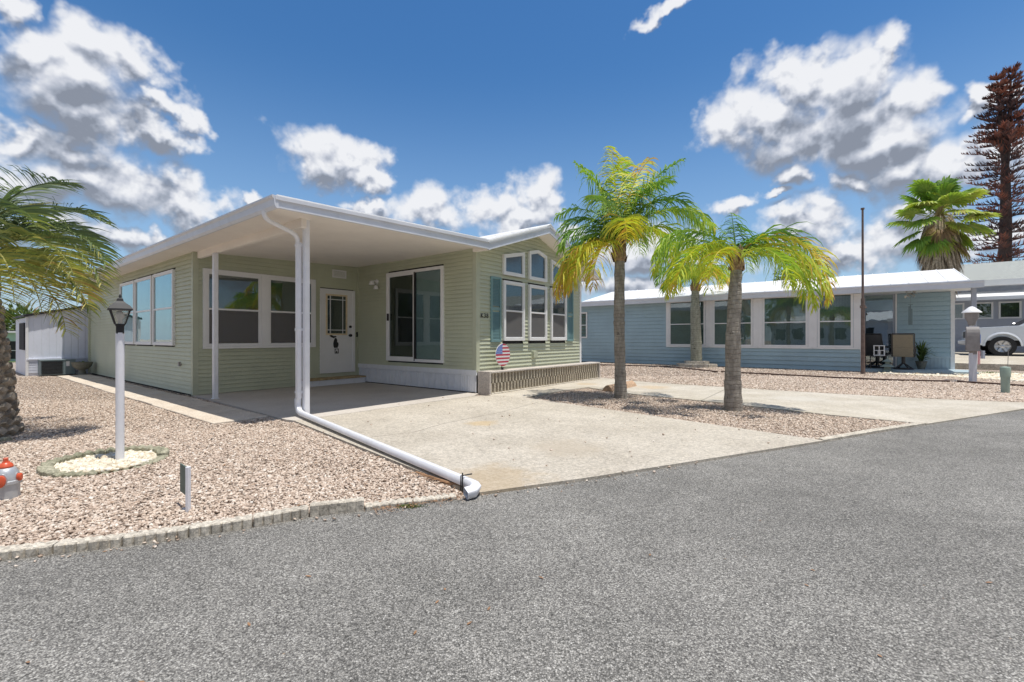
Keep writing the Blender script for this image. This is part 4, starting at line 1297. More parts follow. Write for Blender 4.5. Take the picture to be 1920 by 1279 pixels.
def patio_chair(label, s, t, rot, sling):
    """swivel rocker; local x = right, y = back direction"""
    th = Thing('patio_chair', label, 'chair', (0, 0, 0), 'W', group='chairs on the blue home porch')
    m = MB()
    m.add([(-0.25,-0.24,0.44),(0.25,-0.24,0.44),(0.25,0.20,0.40),(-0.25,0.20,0.40),(-0.25,-0.24,0.42),(0.25,-0.24,0.42),(0.25,0.20,0.38),(-0.25,0.20,0.38)],
          [(0,1,2,3),(4,7,6,5),(0,4,5,1),(1,5,6,2),(2,6,7,3),(3,7,4,0)]); th.part('seat', m, sling)
    m = MB()
    m.add([(-0.25,0.20,0.40),(0.25,0.20,0.40),(0.25,0.27,0.66),(-0.25,0.27,0.66),(0.25,0.38,1.05),(-0.25,0.38,1.05)]+[(-0.25,0.22,0.39),(0.25,0.22,0.39),(0.25,0.29,0.65),(-0.25,0.29,0.65),(0.25,0.40,1.04),(-0.25,0.40,1.04)],
          [(0,1,2,3),(3,2,4,5),(6,9,8,7),(9,11,10,8),(0,3,9,6),(3,5,11,9),(1,7,8,2),(2,8,10,4),(5,4,10,11)])
    m.tube([(-0.25,0.29,0.66),(0.25,0.29,0.66)], 0.008)
    th.part('backrest', m, sling)
    m = MB()
    for x in (-0.275, 0.275):
        m.tube([(x,-0.26,0.44),(x,0.20,0.39),(x,0.29,0.66),(x,0.40,1.07)], 0.018, 8)
        m.tube([(x,-0.18,0.43),(x*1.05,-0.24,0.55),(x*1.08,-0.22,0.64),(x*1.08,0.10,0.66),(x,0.28,0.62)], 0.016, 8)
        m.bbox(x*1.08-0.03, x*1.08+0.03, -0.22, 0.10, 0.66, 0.685, 0.006)
    m.tube([(-0.275,0.40,1.07),(0.275,0.40,1.07)], 0.018, 8); m.tube([(-0.275,-0.26,0.44),(0.275,-0.26,0.44)], 0.016, 8)
    th.part('frame', m, 'dark_frame')
    m = MB(); m.lathe([(0.05, 0.18), (0.05, 0.38), (0.16, 0.39), (0.16, 0.40)], 14)
    m.lathe([(0.26, 0.0), (0.27, 0.02), (0.25, 0.04)], 22, cap=False)
    for k in range(4):
        an = k*math.pi/2+0.6; m.tube([(0.26*math.cos(an), 0.26*math.sin(an), 0.02), (0.12*math.cos(an), 0.12*math.sin(an), 0.12), (0, 0, 0.2)], 0.02, 8)
    th.part('base', m, 'dark_frame')
    x, y = h2w(s, t); th.e.location = (x, y, 0.10); th.e.rotation_euler = (0, 0, rot); th.e.scale = (0.98, 1.0, 1.06)
    return th

# backs towards the street
cA = on_s(1691, 690, 19.3); cB = on_s(1640, 690, 19.75)
patio_chair('tan sling patio chair seen from behind on the blue porch', 19.2, -0.86, R(137), 'tan_sling')
patio_chair('dark brown sling patio chair beside the porch sliding door', 19.7, -0.22, R(118), 'brown_sling')
tb = Thing('side_table', 'small dark patio table holding the white lantern', 'table', (19.15, -0.22, 0.10), 'H')
m = MB(); m.bbox(18.93, 19.37, -0.44, 0.0, 0.50, 0.53, 0.006); tb.part('tabletop', m, 'dark_frame')
for a, b in ((18.96, -0.41), (19.34, -0.41), (18.96, -0.03), (19.34, -0.03)):
    m = MB(); m.bbox(a-0.015, a+0.015, b-0.015, b+0.015, 0.10, 0.5, 0.003); tb.part('leg', m, 'dark_frame')
ln = Thing('lantern', 'small white box lantern standing on the dark patio table', 'lantern', (19.05, -0.25, 0.53), 'H')
m = MB()
lc = (19.05, -0.25)
for a in (-0.13, 0.13):
    for b in (-0.13, 0.13): m.bbox(lc[0]+a-0.014, lc[0]+a+0.014, lc[1]+b-0.014, lc[1]+b+0.014, 0.53, 0.86, 0.003)
for z in (0.53, 0.84): m.bbox(lc[0]-0.15, lc[0]+0.15, lc[1]-0.15, lc[1]+0.15, z, z+0.025, 0.004)
m.bbox(lc[0]-0.147, lc[0]-0.13, lc[1]-0.012, lc[1]+0.012, 0.553, 0.841, 0.002); m.bbox(lc[0]-0.147, lc[0]-0.13, lc[1]-0.13, lc[1]+0.13, 0.69, 0.71, 0.002)
ln.part('frame', m, 'white_trim')
m = MB(); m.lathe([(0.05, 0.556), (0.05, 0.70), (0.01, 0.71)], 12, (lc[0], lc[1], 0)); ln.part('candle', m, 'light_clay', None, 40)
# small pagoda statue at the porch edge
st_t, _ = on_s(1655, 700, 18.62)
pg = Thing('garden_statue', 'small weathered grey green pagoda statue at the porch edge', 'statue', (18.6, -0.45, 0.0), 'H')
m = MB()
for (w0, w1, z0, z1) in ((0.20,0.17,0.0,0.10),(0.12,0.11,0.10,0.20),(0.26,0.07,0.20,0.29),(0.08,0.07,0.29,0.36),(0.19,0.03,0.36,0.44),(0.03,0.02,0.44,0.52)):
    m.lathe([(w0, z0), (w1, z1)], 4, (18.6, -0.45, 0), phase=math.pi/4)
pg.part('body', m, 'statue_green')

# leafy helper
def blade(mb, base, d, L, w, tone, up=Vector((0, 0, 1)), droop=0.3, segs=3, side=None):
    d = Vector(d).normalized()
    s = side if side is not None else d.cross(up)
    if s.length < 1e-4: s = Vector((1, 0, 0))
    s = s.normalized(); p = Vector(base); v = []; f = []
    for i in range(segs+1):
        k = i/segs; ww = w*(0.55+0.9*k if k < 0.5 else (1-k)*2.0)*0.5
        if i == segs: ww = w*0.04
        v += [p-s*ww, p+s*ww]
        if i < segs:
            dd_ = (d - Vector((0, 0, droop*(k+0.3)))).normalized(); p = p+dd_*(L/segs); d = dd_
    for i in range(segs): f.append((2*i, 2*i+1, 2*i+3, 2*i+2))
    mb.add(v, f, tone)

def potted_plant(label, s, t, z, h, n, mat, pot='bowl_clay', spread=0.6):
    x, y = h2w(s, t)
    th = Thing('potted_plant', label, 'plant', (x, y, z), 'W')
    m = MB(); m.lathe([(0.09, 0), (0.14, 0.22), (0.155, 0.225), (0.15, 0.25), (0.12, 0.25), (0.11, 0.2)], 16, (x, y, z)); th.part('pot', m, pot, None, 40)
    r = random.Random(int(x*100)); m = MB()
    for i in range(n):
        a = r.uniform(0, 6.283); e = r.uniform(0.3, 1.35); b = Vector((x+r.uniform(-.05, .05), y+r.uniform(-.05, .05), z+0.22+r.uniform(0, h*0.5)))
        blade(m, b, (math.cos(a)*math.cos(e), math.sin(a)*math.cos(e), math.sin(e)), r.uniform(0.35, 0.6)*h, 0.05, r.uniform(0, 0.8), droop=0.35)
    m.tube([(x, y, z+0.2), (x+0.02, y, z+0.2+h*0.55)], 0.01)
    th.part('foliage', m, mat)
    return th
potted_plant('leafy green potted plant behind the tan patio chair', 19.75, -1.32, 0.10, 0.85, 90, 'bush_leaf')
hb = Thing('wind_chime', 'wind chime with dark tubes hanging from the blue porch roof', 'wind chime', (19.2, -1.3, 2.60), 'H')
ct, cz = on_s(1707, 553, 19.2)
m = MB(); r = random.Random(3)
for i in range(26):
    a = r.uniform(0, 6.28); e = r.uniform(-0.9, 0.9); b = Vector((19.2+r.uniform(-.08, .08), ct+r.uniform(-.12, .12), cz+0.02+r.uniform(-.08, .1)))
    blade(m, b, (math.cos(a)*math.cos(e), math.sin(a)*math.cos(e), math.sin(e)), r.uniform(0.08, 0.14), 0.08, 0.5, droop=0.2)
m.tube([(19.2, ct, 2.60), (19.2, ct, cz)], 0.004, 6)
hb.part('ornament', m, 'light_clay')
for k in range(4):
    m = MB(); aa = k*math.pi/2; m.tube([(19.2+0.035*math.cos(aa), ct+0.035*math.sin(aa), cz-0.32-0.04*k), (19.2+0.035*math.cos(aa), ct+0.035*math.sin(aa), cz-0.95)], 0.012, 8)
    hb.part('chime_tube', m, 'ac_metal')
m = MB(); m.tube([(19.2, ct, cz), (19.2, ct, cz-0.3)], 0.003, 6); m.disc_axis((19.2, ct, cz-0.3), (0, 0, 1), 0.055, 0.012, 16); hb.part('hanger', m, 'ac_metal')

# tall brown pole
x, y = G(1618, 702)
m = MB(); m.tube([(x, y, 0), (x, y, 1.15), (x-0.005, y, 2.3)], [0.056, 0.052, 0.048], 12)
pt = (x, y)
tp = Thing('pole', 'tall thin brown metal pole at the corner of the blue home porch', 'pole', (x, y, 0))
tp.part('lower_tube', m, 'pole_brown', None, 50)
m = MB(); m.tube([(x-0.005, y, 2.3), (x-0.01, y, 5.0)], [0.034, 0.028], 10); m.disc_axis((x-0.01, y, 5.02), (0, 0, 1), 0.05, 0.05, 10); tp.part('upper_tube', m, 'pole_brown', None, 50)
m = MB(); m.tube([(x-0.1, y-0.02, 2.05), (x+0.09, y-0.03, 2.02)], 0.02, 8); m.disc_axis((x, y, 2.05), (0, 0, 1), 0.075, 0.08, 12); tp.part('clamp', m, 'pole_brown')

# mailbox on its post and the little post lamp
x, y = G(1824, 718)
mb2 = Thing('mailbox', 'open grey mailbox on a short white post by the blue home', 'mailbox', (x, y, 0))
m = MB(); m.bbox(x-0.055, x+0.055, y-0.055, y+0.055, 0, 0.74, 0.008); mb2.part('post', m, 'gutter_white')
sc_m = MB()
prof = [(-0.10, 0.0), (0.10, 0.0)] + [(0.10*math.cos(a), 0.16+0.10*math.sin(a)) for a in np.linspace(0, math.pi, 9)]
def mbx(k, o0, o1, mat, nm, par=None, ring_only=False):
    m = MB(); n = len(prof)
    # mailbox axis points right and towards the street
    ax = Vector((0.80, -0.60, 0)); sd_ = Vector((0.60, 0.80, 0)); base = Vector((x, y, 0.78))
    v = [base+ax*o0+sd_*(p[0]*k)+Vector((0, 0, p[1]*k*2.3+(1-k)*0.2)) for p in prof] + [base+ax*o1+sd_*(p[0]*k)+Vector((0, 0, p[1]*k*2.3+(1-k)*0.2)) for p in prof]
    f = [(i, (i+1) % n, n+(i+1) % n, n+i) for i in range(n)]
    if not ring_only: f += [tuple(range(n))[::-1], tuple(range(n, 2*n))]
    m.add(v, f); return mb2.part(nm, m, mat, par)
mbx(1.0, -0.12, 0.11, 'mailbox_grey', 'box')
mbx(0.90, 0.109, 0.114, 'black_plastic', 'opening')
m = MB(); m.bbox(x+0.08, x+0.14, y-0.16, y-0.10, 0.60, 0.79, 0.004); mb2.part('door', m, 'gray_wall')
m = MB(); m.bbox(x-0.05, x+0.05, y-0.06, y+0.04, 0.70, 0.785, 0.004); mb2.part('bracket', m, 'mailbox_grey')
x2, y2 = 11.64, y+0.35
lp2 = Thing('post_lamp', 'small post lamp with a white cone cap behind the mailbox', 'lamp', (x2, y2, 0))
m = MB(); m.tube([(x2, y2, 0), (x2, y2, 1.42)], 0.045, 12); lp2.part('post', m, 'gutter_white', None, 40)
m = MB(); m.lathe([(0.07, 1.42), (0.075, 1.50), (0.13, 1.62), (0.13, 1.74)], 16, (x2, y2, 0)); lp2.part('lantern', m, 'mailbox_grey', None, 40)
m = MB(); m.lathe([(0.19, 1.74), (0.185, 1.76), (0.10, 1.84), (0.06, 1.88), (0.02, 1.90)], 20, (x2, y2, 0)); lp2.part('cap', m, 'white_trim', None, 40)
# pennant hanging on the porch post
px_, py_ = h2w(18.5, -2.38)
sg = Thing('pennant', 'narrow pennant with a blue head hanging on the porch post', 'flag', (px_, py_, 1.6))
m = MB(); m.bbox(px_-0.02, px_+0.09, py_-0.085, py_-0.075, 0.95, 1.2, 0.002); sg.part('head', m, 'flag_blue')
for i in range(4):
    m = MB(); m.bbox(px_-0.01+0.022*i, px_+0.008+0.022*i, py_-0.084, py_-0.077, 0.35, 0.95, 0.001); sg.part('tail', m, 'flag_red' if i % 2 else 'flag_white')

# utility pedestal and marker rod
x, y = G(1885, 738)
ud = Thing('utility_pedestal', 'pale green round utility pedestal in the gravel at the right', 'utility pedestal', (x, y, 0))
m = MB(); m.lathe([(0.062, 0.0), (0.066, 0.28), (0.068, 0.34)], 24, (x, y, 0)); ud.part('body', m, 'green_box', None, 40)
m = MB(); m.lathe([(0.076, 0.33), (0.078, 0.50), (0.07, 0.525), (0.02, 0.535)], 24, (x, y, 0)); ud.part('cap', m, 'green_box', None, 40)
xr, yr = G(1889, 700)
m = MB(); m.tube([(xr, yr, 0), (xr+0.03, yr, 0.75)], 0.008, 6); single('marker_rod', m, 'mailbox_grey', 'thin grey marker rod standing behind the green pedestal', 'rod', (xr, yr, 0))

# landscape edging line along the blue house
for (lst, lab) in (([(1118,685.5),(1180,687),(1250,689),(1300,694),(1345,699)], 'dark brown landscape edging strip left of the ringed palm'),
                   ([(1352,699),(1450,704),(1560,710),(1670,715),(1780,717.5)], 'brown landscape edging strip between ringed palm and mailbox'),
                   ([(1795,718),(1875,723),(1920,726),(2000,729)], 'brown landscape edging strip behind the green pedestal')):
    P = [G(a, b) for a, b in lst]
    m = MB(); m.tube([(p[0], p[1], 0.022) for p in P], 1.0, sq=(0.05, 0.07, (0, 0, 1)))
    single('landscape_edging', m, 'edging_line', lab, 'edging', (P[0][0], P[0][1], 0), group='landscape edging strips')

# ------------------------------------------------------------------ front yard, left
LX, LY = G(225, 868)
lp = Thing('lamp_post', 'white garden lamp post with a black four-sided lantern in a ring of pebbles', 'lamp post', (LX, LY, 0))
m = MB(); m.tube([(LX, LY, 0), (LX, LY, 1.148)], 0.031, 20); lp.part('post', m, 'pipe_white', None, 40)
LPH = R(45)+ANG-R(8)
m = MB(); m.lathe([(0.038, 1.14), (0.038, 1.205), (0.046, 1.21), (0.046, 1.225)], 4, (LX, LY, 0), phase=LPH)
for a in range(4):
    c, s = math.cos(LPH+R(90*a)), math.sin(LPH+R(90*a))
    m.tube([(LX+c*0.047, LY+s*0.047, 1.222), (LX+c*0.092, LY+s*0.092, 1.345)], 0.006, 6)
m.lathe([(0.118, 1.345), (0.116, 1.358), (0.092, 1.385), (0.060, 1.405), (0.034, 1.425), (0.027, 1.448), (0.016, 1.455)], 4, (LX, LY, 0), phase=LPH)
m.lathe([(0.008, 1.453), (0.010, 1.466), (0.004, 1.485)], 10, (LX, LY, 0))
lt = lp.part('lantern', m, 'black_metal')
m = MB(); m.lathe([(0.042, 1.226), (0.086, 1.345)], 4, (LX, LY, 0), phase=LPH, cap=False); lp.part('glass', m, 'lantern_glass', lt)
m = MB(); m.lathe([(0.015, 1.225), (0.018, 1.26), (0.032, 1.29), (0.028, 1.325), (0.01, 1.34)], 12, (LX, LY, 0)); lp.part('bulb', m, 'white_trim', lt, 60)

def scallop_block(x, y, ang, L, h, th=0.055, n=6, r=0.0, mat='edge_concrete', z0=-0.02, label='', group='', wavy=0.0, name='edging_block', curve=0.0, flat=False):
    """block whose face is a row of rounded columns; local x along, -y outward"""
    pts = []
    w = L/n
    for i in range(n):
        for k in range(5):
            a = math.pi*(k/4.0)
            px_ = i*w + w/2 - math.cos(a)*w*0.49
            py_ = -math.sin(a)*w*(0.10 if flat else 0.34)
            pts.append((px_, py_))
    top = [(px_, th+py_*-0.6) for px_, py_ in pts[::-1]]
    poly = pts + top
    if curve:
        R_ = curve; out = []
        for (u_, v_) in poly:
            a = (u_-L/2)/R_
            out.append((math.sin(a)*(R_-v_)+L/2, R_-math.cos(a)*(R_-v_)))
        poly = out
    N = len(poly); np_ = len(pts)
    m = MB()
    b = 0.006
    def zt(i):
        u_ = (pts[i][0] if i < np_ else pts[N-1-i][0])
        return h+wavy*abs(math.sin(math.pi*u_/w))-wavy
    v = [(p[0], p[1], z0) for p in poly] + [(p[0], p[1], zt(i)-b) for i, p in enumerate(poly)]
    cx_ = lambda i: poly[i][1]
    inn = []
    for i in range(N):
        j = N-1-i; q = poly[j]; p = poly[i]; d_ = Vector((q[0]-p[0], q[1]-p[1])); d_.normalize()
        inn.append((p[0]+d_.x*b, p[1]+d_.y*b, zt(i)))
    v += inn
    f = []
    for i in range(N):
        j = (i+1) % N; f += [(i, j, N+j, N+i), (N+i, N+j, 2*N+j, 2*N+i)]
    for i in range(np_-1):
        f.append((2*N+i, 2*N+i+1, 2*N+N-2-i, 2*N+N-1-i))
    m.add(v, f)
    ob = bpy.data.objects.new(name, m.mesh(name, mat)); ob.location = (x, y, 0); ob.rotation_euler = (0, 0, ang)
    ob['label'] = label; ob['category'] = 'edging block'; ob['group'] = group
    COL.objects.link(ob); return ob

blocks = [((-190,1078),(-60,1059),0.052,'scalloped concrete edging block, outermost one at the photo\'s left edge'),
          ((-60,1059),(98,1041),0.052,'scalloped concrete edging block at the left edge, nearest the hydrant'),
          ((98,1041),(228,1026.5),0.053,'scalloped concrete edging block by the road, second in view from the left'),
          ((228,1026.5),(353,1009.5),0.056,'scalloped concrete edging block directly in front of the small sign post'),
          ((353,1009.5),(474,990),0.060,'scalloped concrete edging block just right of the small sign post'),
          ((474,990),(580,971),0.064,'stained scalloped edging block left of the tall smooth-faced block'),
          ((580,971),(684,959),0.076,'tall grey smooth-faced edging block, last raised one before the driveway'),
          ((684,959),(775,947),0.035,'sunken edging block showing only its wavy top beside the moss'),
          ((775,947),(858,937),0.030,'sunken edging block showing only its wavy top near the pipe end')]
for (a, b, h, lab) in blocks:
    A = Vector(G(*a)); B = Vector(G(*b)); d_ = B-A; ang = math.atan2(d_.y, d_.x)
    scallop_block(A.x, A.y+0.006, ang, d_.length-0.006, h, n=6, mat='edge_concrete', label=lab, group='concrete edging blocks along the road', wavy=0.004 if h > 0.05 else 0.008, flat=(h > 0.07))
# ring round the lamp
ringlab = ['at the right, half buried', 'behind the post on the right', 'behind the post, mossy', 'at the back left', 'at the left', 'front left corner', 'at the front, its top just showing', 'front right, almost buried in gravel']
for k in range(8):
    a = R(45*k+10); rr = 0.405
    hh = [0.035, 0.07, 0.075, 0.075, 0.07, 0.06, 0.045, 0.02][k]
    L = 2*math.pi*rr/8-0.012
    cx_, cy_ = RING_C[0]+rr*math.cos(a), RING_C[1]+rr*math.sin(a)
    # outward face is local -y ; tangent direction
    ang = a+math.pi/2
    tx, ty = math.cos(ang), math.sin(ang)
    ob = scallop_block(cx_-tx*L/2, cy_-ty*L/2, ang, L, hh, n=4, mat='mossy_concrete', label='mossy scalloped block of the lamp post ring, ' + ringlab[k], group='edging blocks round the lamp post', wavy=0.026, curve=rr, name='ring_block')

# small sign on a stake
X0, Y0 = G(350, 962)
sg = Thing('yard_sign', 'small narrow dark green sign on a white stake near the road', 'sign', (X0, Y0, 0))
m = MB(); m.bbox(X0-0.002, X0+0.020, Y0-0.012, Y0+0.012, 0.0, 0.292, 0.003); sg.part('stake', m, 'pipe_white')
m = MB(); m.add([(X0,Y0,.105),(X0-.115,Y0+.10,.105),(X0-.115,Y0+.10,.285),(X0,Y0,.285),(X0+.004,Y0+.006,.105),(X0-.111,Y0+.106,.105),(X0-.111,Y0+.106,.285),(X0+.004,Y0+.006,.285)],[(0,1,2,3),(4,7,6,5),(0,4,5,1),(3,2,6,7),(1,5,6,2),(0,3,7,4)]); sg.part('panel', m, 'sign_green')

# ornamental hydrant
hx, hy = G(11, 937)
hy_ = Thing('fire_hydrant', 'short silver fire hydrant with orange caps at the left edge', 'fire hydrant', (hx, hy, 0))
c = (hx, hy, 0)
m = MB(); m.lathe([(0.125, -0.01), (0.125, 0.125), (0.142, 0.130), (0.142, 0.152), (0.128, 0.157), (0.128, 0.17), (0.118, 0.21), (0.088, 0.248), (0.066, 0.255)], 32, c); hy_.part('body', m, 'hydrant_silver', None, 35)
m = MB(); m.lathe([(0.068, 0.2555), (0.070, 0.265), (0.055, 0.285), (0.036, 0.295), (0.034, 0.302)], 24, c)
m.lathe([(0.026, 0.302), (0.026, 0.328), (0.018, 0.332)], 5, c); hy_.part('bonnet', m, 'hydrant_orange', None, 35)
for (ax, r0, dz, L, lab) in (((0.5, -0.86, 0), 0.046, 0.165, 0.155, 'front'), ((0.97, 0.25, 0), 0.030, 0.175, 0.145, 'side'), ((-0.97, -0.25, 0), 0.030, 0.175, 0.145, 'other')):
    a = Vector(ax).normalized(); b0 = Vector((hx, hy, dz))
    m = MB(); m.tube([b0+a*0.10, b0+a*(L-0.02)], r0+0.010, 20); nz = hy_.part('nozzle', m, 'hydrant_silver', None, 35)
    m = MB(); m.tube([b0+a*(L-0.02), b0+a*(L+0.010), b0+a*(L+0.018)], [r0, r0, r0*0.7], 20)
    hy_.part('nozzle_cap', m, 'hydrant_orange', nz, 35)
m = MB()
for k in range(8):
    an = k*math.pi/4; m.disc_axis((hx+0.134*math.cos(an), hy+0.134*math.sin(an), 0.141), (0, 0, 1), 0.007, 0.032, 6)
hy_.part('bolt', m, 'hydrant_silver')
hy_.e.scale = (0.54, 0.54, 0.86)

# moss and dry palm litter beside the pipe end
m = MB(); r = random.Random(11)
mx, my = G(768, 952)
for i in range(260):
    x = mx+r.gauss(0, 0.035); y = my+r.gauss(0, 0.012)
    a = r.uniform(0, 6.28); blade(m, (x, y, 0.004), (math.cos(a)*0.5, math.sin(a)*0.5, 1), r.uniform(0.01, 0.022), 0.005, r.uniform(0.2, 0.9), segs=2)
ob = single('moss', m, 'bush_leaf', 'green tuft of moss at the sunken edging blocks', 'moss', (mx, my, 0), kind='stuff')
m = MB()
for i in range(420):
    k = r.random(); gx, gy = G(700+170*k+r.gauss(0, 14), 962-28*k+r.gauss(0, 3.5)) if i % 3 else G(858+r.gauss(0, 20), 915+r.gauss(0, 12))
    a = r.uniform(0, 6.28); L = r.uniform(0.008, 0.035)
    blade(m, (gx, gy, 0.012+r.random()*0.012), (math.cos(a), math.sin(a), 0.1), L, 0.005, 0.5, segs=2, droop=0.0)
single('leaf_litter', m, 'dry_leaf', 'dry brown leaf litter along the road edge beside the drain pipe', 'leaf litter', (mx, my, 0), kind='stuff')
m = MB(); A = Vector((*G(780, 892), 0.03)); B = Vector((*G(838, 912), 0.03)); C_ = Vector((*G(868, 917), 0.02))
m.tube([A, B, C_], [0.006, 0.010, 0.012], 6)
for i in range(60):
    k = r.random(); p = A.lerp(B, k); a = r.uniform(-0.5, 0.5)+(0 if r.random() < .5 else math.pi)
    d_ = (B-A).normalized(); dd_ = Vector((-d_.y, d_.x, 0))*(1 if i % 2 else -1)+d_*-0.9
    blade(m, p, dd_, r.uniform(0.03, 0.09), 0.007, 0.5, segs=2, droop=0.2)
single('dead_frond', m, 'dry_leaf', 'dry brown dead palm frond lying in the gravel beside the drain pipe', 'palm frond', (A.x, A.y, 0))

m = MB(); r = random.Random(18)
for i in range(110):
    px = r.uniform(0, 800); gx, gy = G(px, r.uniform(765, 960))
    if not in_poly(np.array([gx]), np.array([gy]), left_poly)[0]: continue
    a = r.uniform(0, 6.28); blade(m, (gx, gy, 0.024+r.random()*0.008), (math.cos(a), math.sin(a), r.uniform(-.05, .3)), r.uniform(0.02, 0.05), 0.012, 0.5, segs=2, droop=0.1)
for i in range(26):
    gx, gy = G(r.uniform(100, 1800), r.uniform(860, 1250))
    if gy > 3.6: continue
    a = r.uniform(0, 6.28); blade(m, (gx, gy-0.15, 0.008), (math.cos(a), math.sin(a), 0.15), r.uniform(0.012, 0.03), 0.010, 0.5, segs=2, droop=0.1)
single('leaf_litter', m, 'dry_leaf', 'small dry brown leaves scattered over the front gravel and the road', 'leaf litter', (-2, 3.5, 0), kind='stuff')

# clay-coloured wheel stop behind the tall palm
wx, wy = G(1130, 737)
wsx, wsy = G(1178, 730)
m = MB(); A = Vector((*G(1139, 735.5), 0)); B = Vector((*G(1180, 726), 0)); d_ = (B-A); L = d_.length; a = math.atan2(d_.y, d_.x)
v = []; prof2 = [(-0.12, 0.022), (-0.085, 0.085), (-0.02, 0.14), (0.03, 0.135), (0.09, 0.08), (0.12, 0.022)]
m.extrude(prof2, 'x', 0, L+0.15); m.transform(Matrix.Translation(A) @ Matrix.Rotation(a, 4, 'Z'))
single('wheel_stop', m, 'rust_rock', 'tan wedge-shaped concrete wheel stop on the path behind the tall palm', 'wheel stop', (A.x, A.y, 0))

# ------------------------------------------------------------------ left background
ws = Thing('shed', 'white metal shed with a dark roof edge behind the sage home', 'shed', (3.3, 19.2, 0), 'H')
WT = mapper('T', 19.2); WS = mapper('S', 1.72)
m = MB()
v = [WT(1.72,0,0.30), WT(5.2,0,0.30), WT(5.2,0,2.62), WT(1.72,0,1.72)]
n_ = 22
for i in range(n_):
    a0 = 1.72+3.48*i/n_; a1 = 1.72+3.48*(i+1)/n_; z0 = 1.72+0.26*(a0-1.72); z1 = 1.72+0.26*(a1-1.72)
    m.add([WT(a0,0,0.5), WT(a1-0.02,0.006,0.5), WT(a1-0.02,0.006,z1), WT(a0,0,z0), WT(a1,0,0.5), WT(a1,0,z1)], [(0,1,2,3), (1,4,5,2)])
for z in (0.08, 0.16, 0.24, 0.32, 0.40): mbox(m, WT, 1.72, 5.2, -0.01, 0.012+0.004*(z > .3), z, z+0.07)
mbox(m, WT, 1.72, 5.2, -0.01, 0.04, 0.46, 0.50)
m.box(1.73, 5.2, 19.21, 22.0, 0, 1.70)
ws.part('wall', m, 'shed_white')
m = MB(); m.extrude([(1.66, 1.72), (5.25, 2.65), (5.25, 2.71), (1.66, 1.78)], 'y', 19.10, 22.1); ws.part('roof', m, 'black_metal')
m = MB(); mbox(m, WS, 19.5, 20.6, 0.0, 0.03, 0.75, 1.55); ws.part('window', m, 'dark_room')
m = MB(); m.bbox(1.70, 1.76, 19.17, 19.23, 0.0, 1.72, 0.004); ws.part('corner_trim', m, 'white_trim')

ac = Thing('air_conditioner', 'grey green air conditioner unit beside the white shed', 'air conditioner', (2.4, 18.75, 0), 'H')
on_ac = [onx for onx in (on_t(76, 700, 18.5), on_t(142, 690, 18.5))]
a0, a1 = on_ac[0][0], on_ac[1][0]
m = MB(); m.bbox(a0, a1, 18.52, 19.05, 0.03, 0.45, 0.01); m.box(a0-0.01, a1+0.01, 18.51, 19.06, 0.45, 0.47); ac.part('body', m, 'ac_metal')
m = MB(); n_ = 26
for i in range(n_):
    x = a0+0.02+(a1-a0-0.3)*i/n_; m.box(x, x+0.008, 18.505, 18.52, 0.06, 0.43)
for z in (0.1, 0.2, 0.3, 0.4): m.box(a0+0.02, a1-0.26, 18.503, 18.519, z, z+0.006)
ac.part('grille', m, 'black_metal')
m = MB(); m.box(a1-0.2, a1-0.13, 18.51, 18.52, 0.28, 0.42); ac.part('plate', m, 'white_trim')

bs_, bz = on_t(154, 690, 18.1)
bp = Thing('bowl_planter', 'round grey brown bowl planter at the far corner of the sage home', 'planter', (bs_, 18.1, 0), 'H')
m = MB(); m.lathe([(0.08, 0.17), (0.14, 0.20), (0.21, 0.28), (0.24, 0.385), (0.25, 0.40), (0.22, 0.40), (0.20, 0.34)], 26, (bs_, 18.1, 0)); bp.part('bowl', m, 'bowl_clay', None, 40)
m = MB(); m.lathe([(0.15, 0.0), (0.10, 0.04), (0.07, 0.17)], 18, (bs_, 18.1, 0)); bp.part('stand', m, 'bowl_clay', None, 40)
m = MB(); r = random.Random(21)
for i in range(26):
    a = r.uniform(0, 6.28); blade(m, (bs_, 18.1, 0.35), (math.cos(a), math.sin(a), r.uniform(.5, 1.5)), 0.13, 0.02, 0.9, segs=2)
bp.part('plant', m, 'bush_leaf')

xa, ya = G(-60, 672); xb, yb = G(70, 672)
th_ = Thing('sunroom', 'low pale green sunroom with dark windows at the far left', 'building', (xa, ya, 0))
yy_ = 21.5; X1 = (48-960)/F*yy_; X2 = X1-7
m = MB(); m.box(X2, X1, yy_, yy_+5, 0.0, 1.34); th_.part('wall', m, 'teal_wall')
m = MB(); m.box(X2-0.3, X1+0.25, yy_-0.3, yy_+5.3, 1.345, 1.43); th_.part('roof', m, 'white_trim')
for i in range(4):
    a = X1-0.15-i*0.95
    m = MB(); m.box(a-0.82, a, yy_-0.02, yy_-0.002, 0.12, 0.95); wn = th_.part('window', m, 'dark_room')
    m = MB(); m.box(a-0.82, a, yy_-0.04, yy_-0.021, 0.50, 0.53); m.box(a, a+0.06, yy_-0.04, yy_-0.003, 0.05, 1.0); th_.part('frame', m, 'white_trim', wn)
m = MB(); m.box(X2, X1+0.4, yy_-3.0, yy_-0.05, -0.01, 0.010); single('lawn', m, 'moss', kind='structure', origin=(X1, yy_, 0))

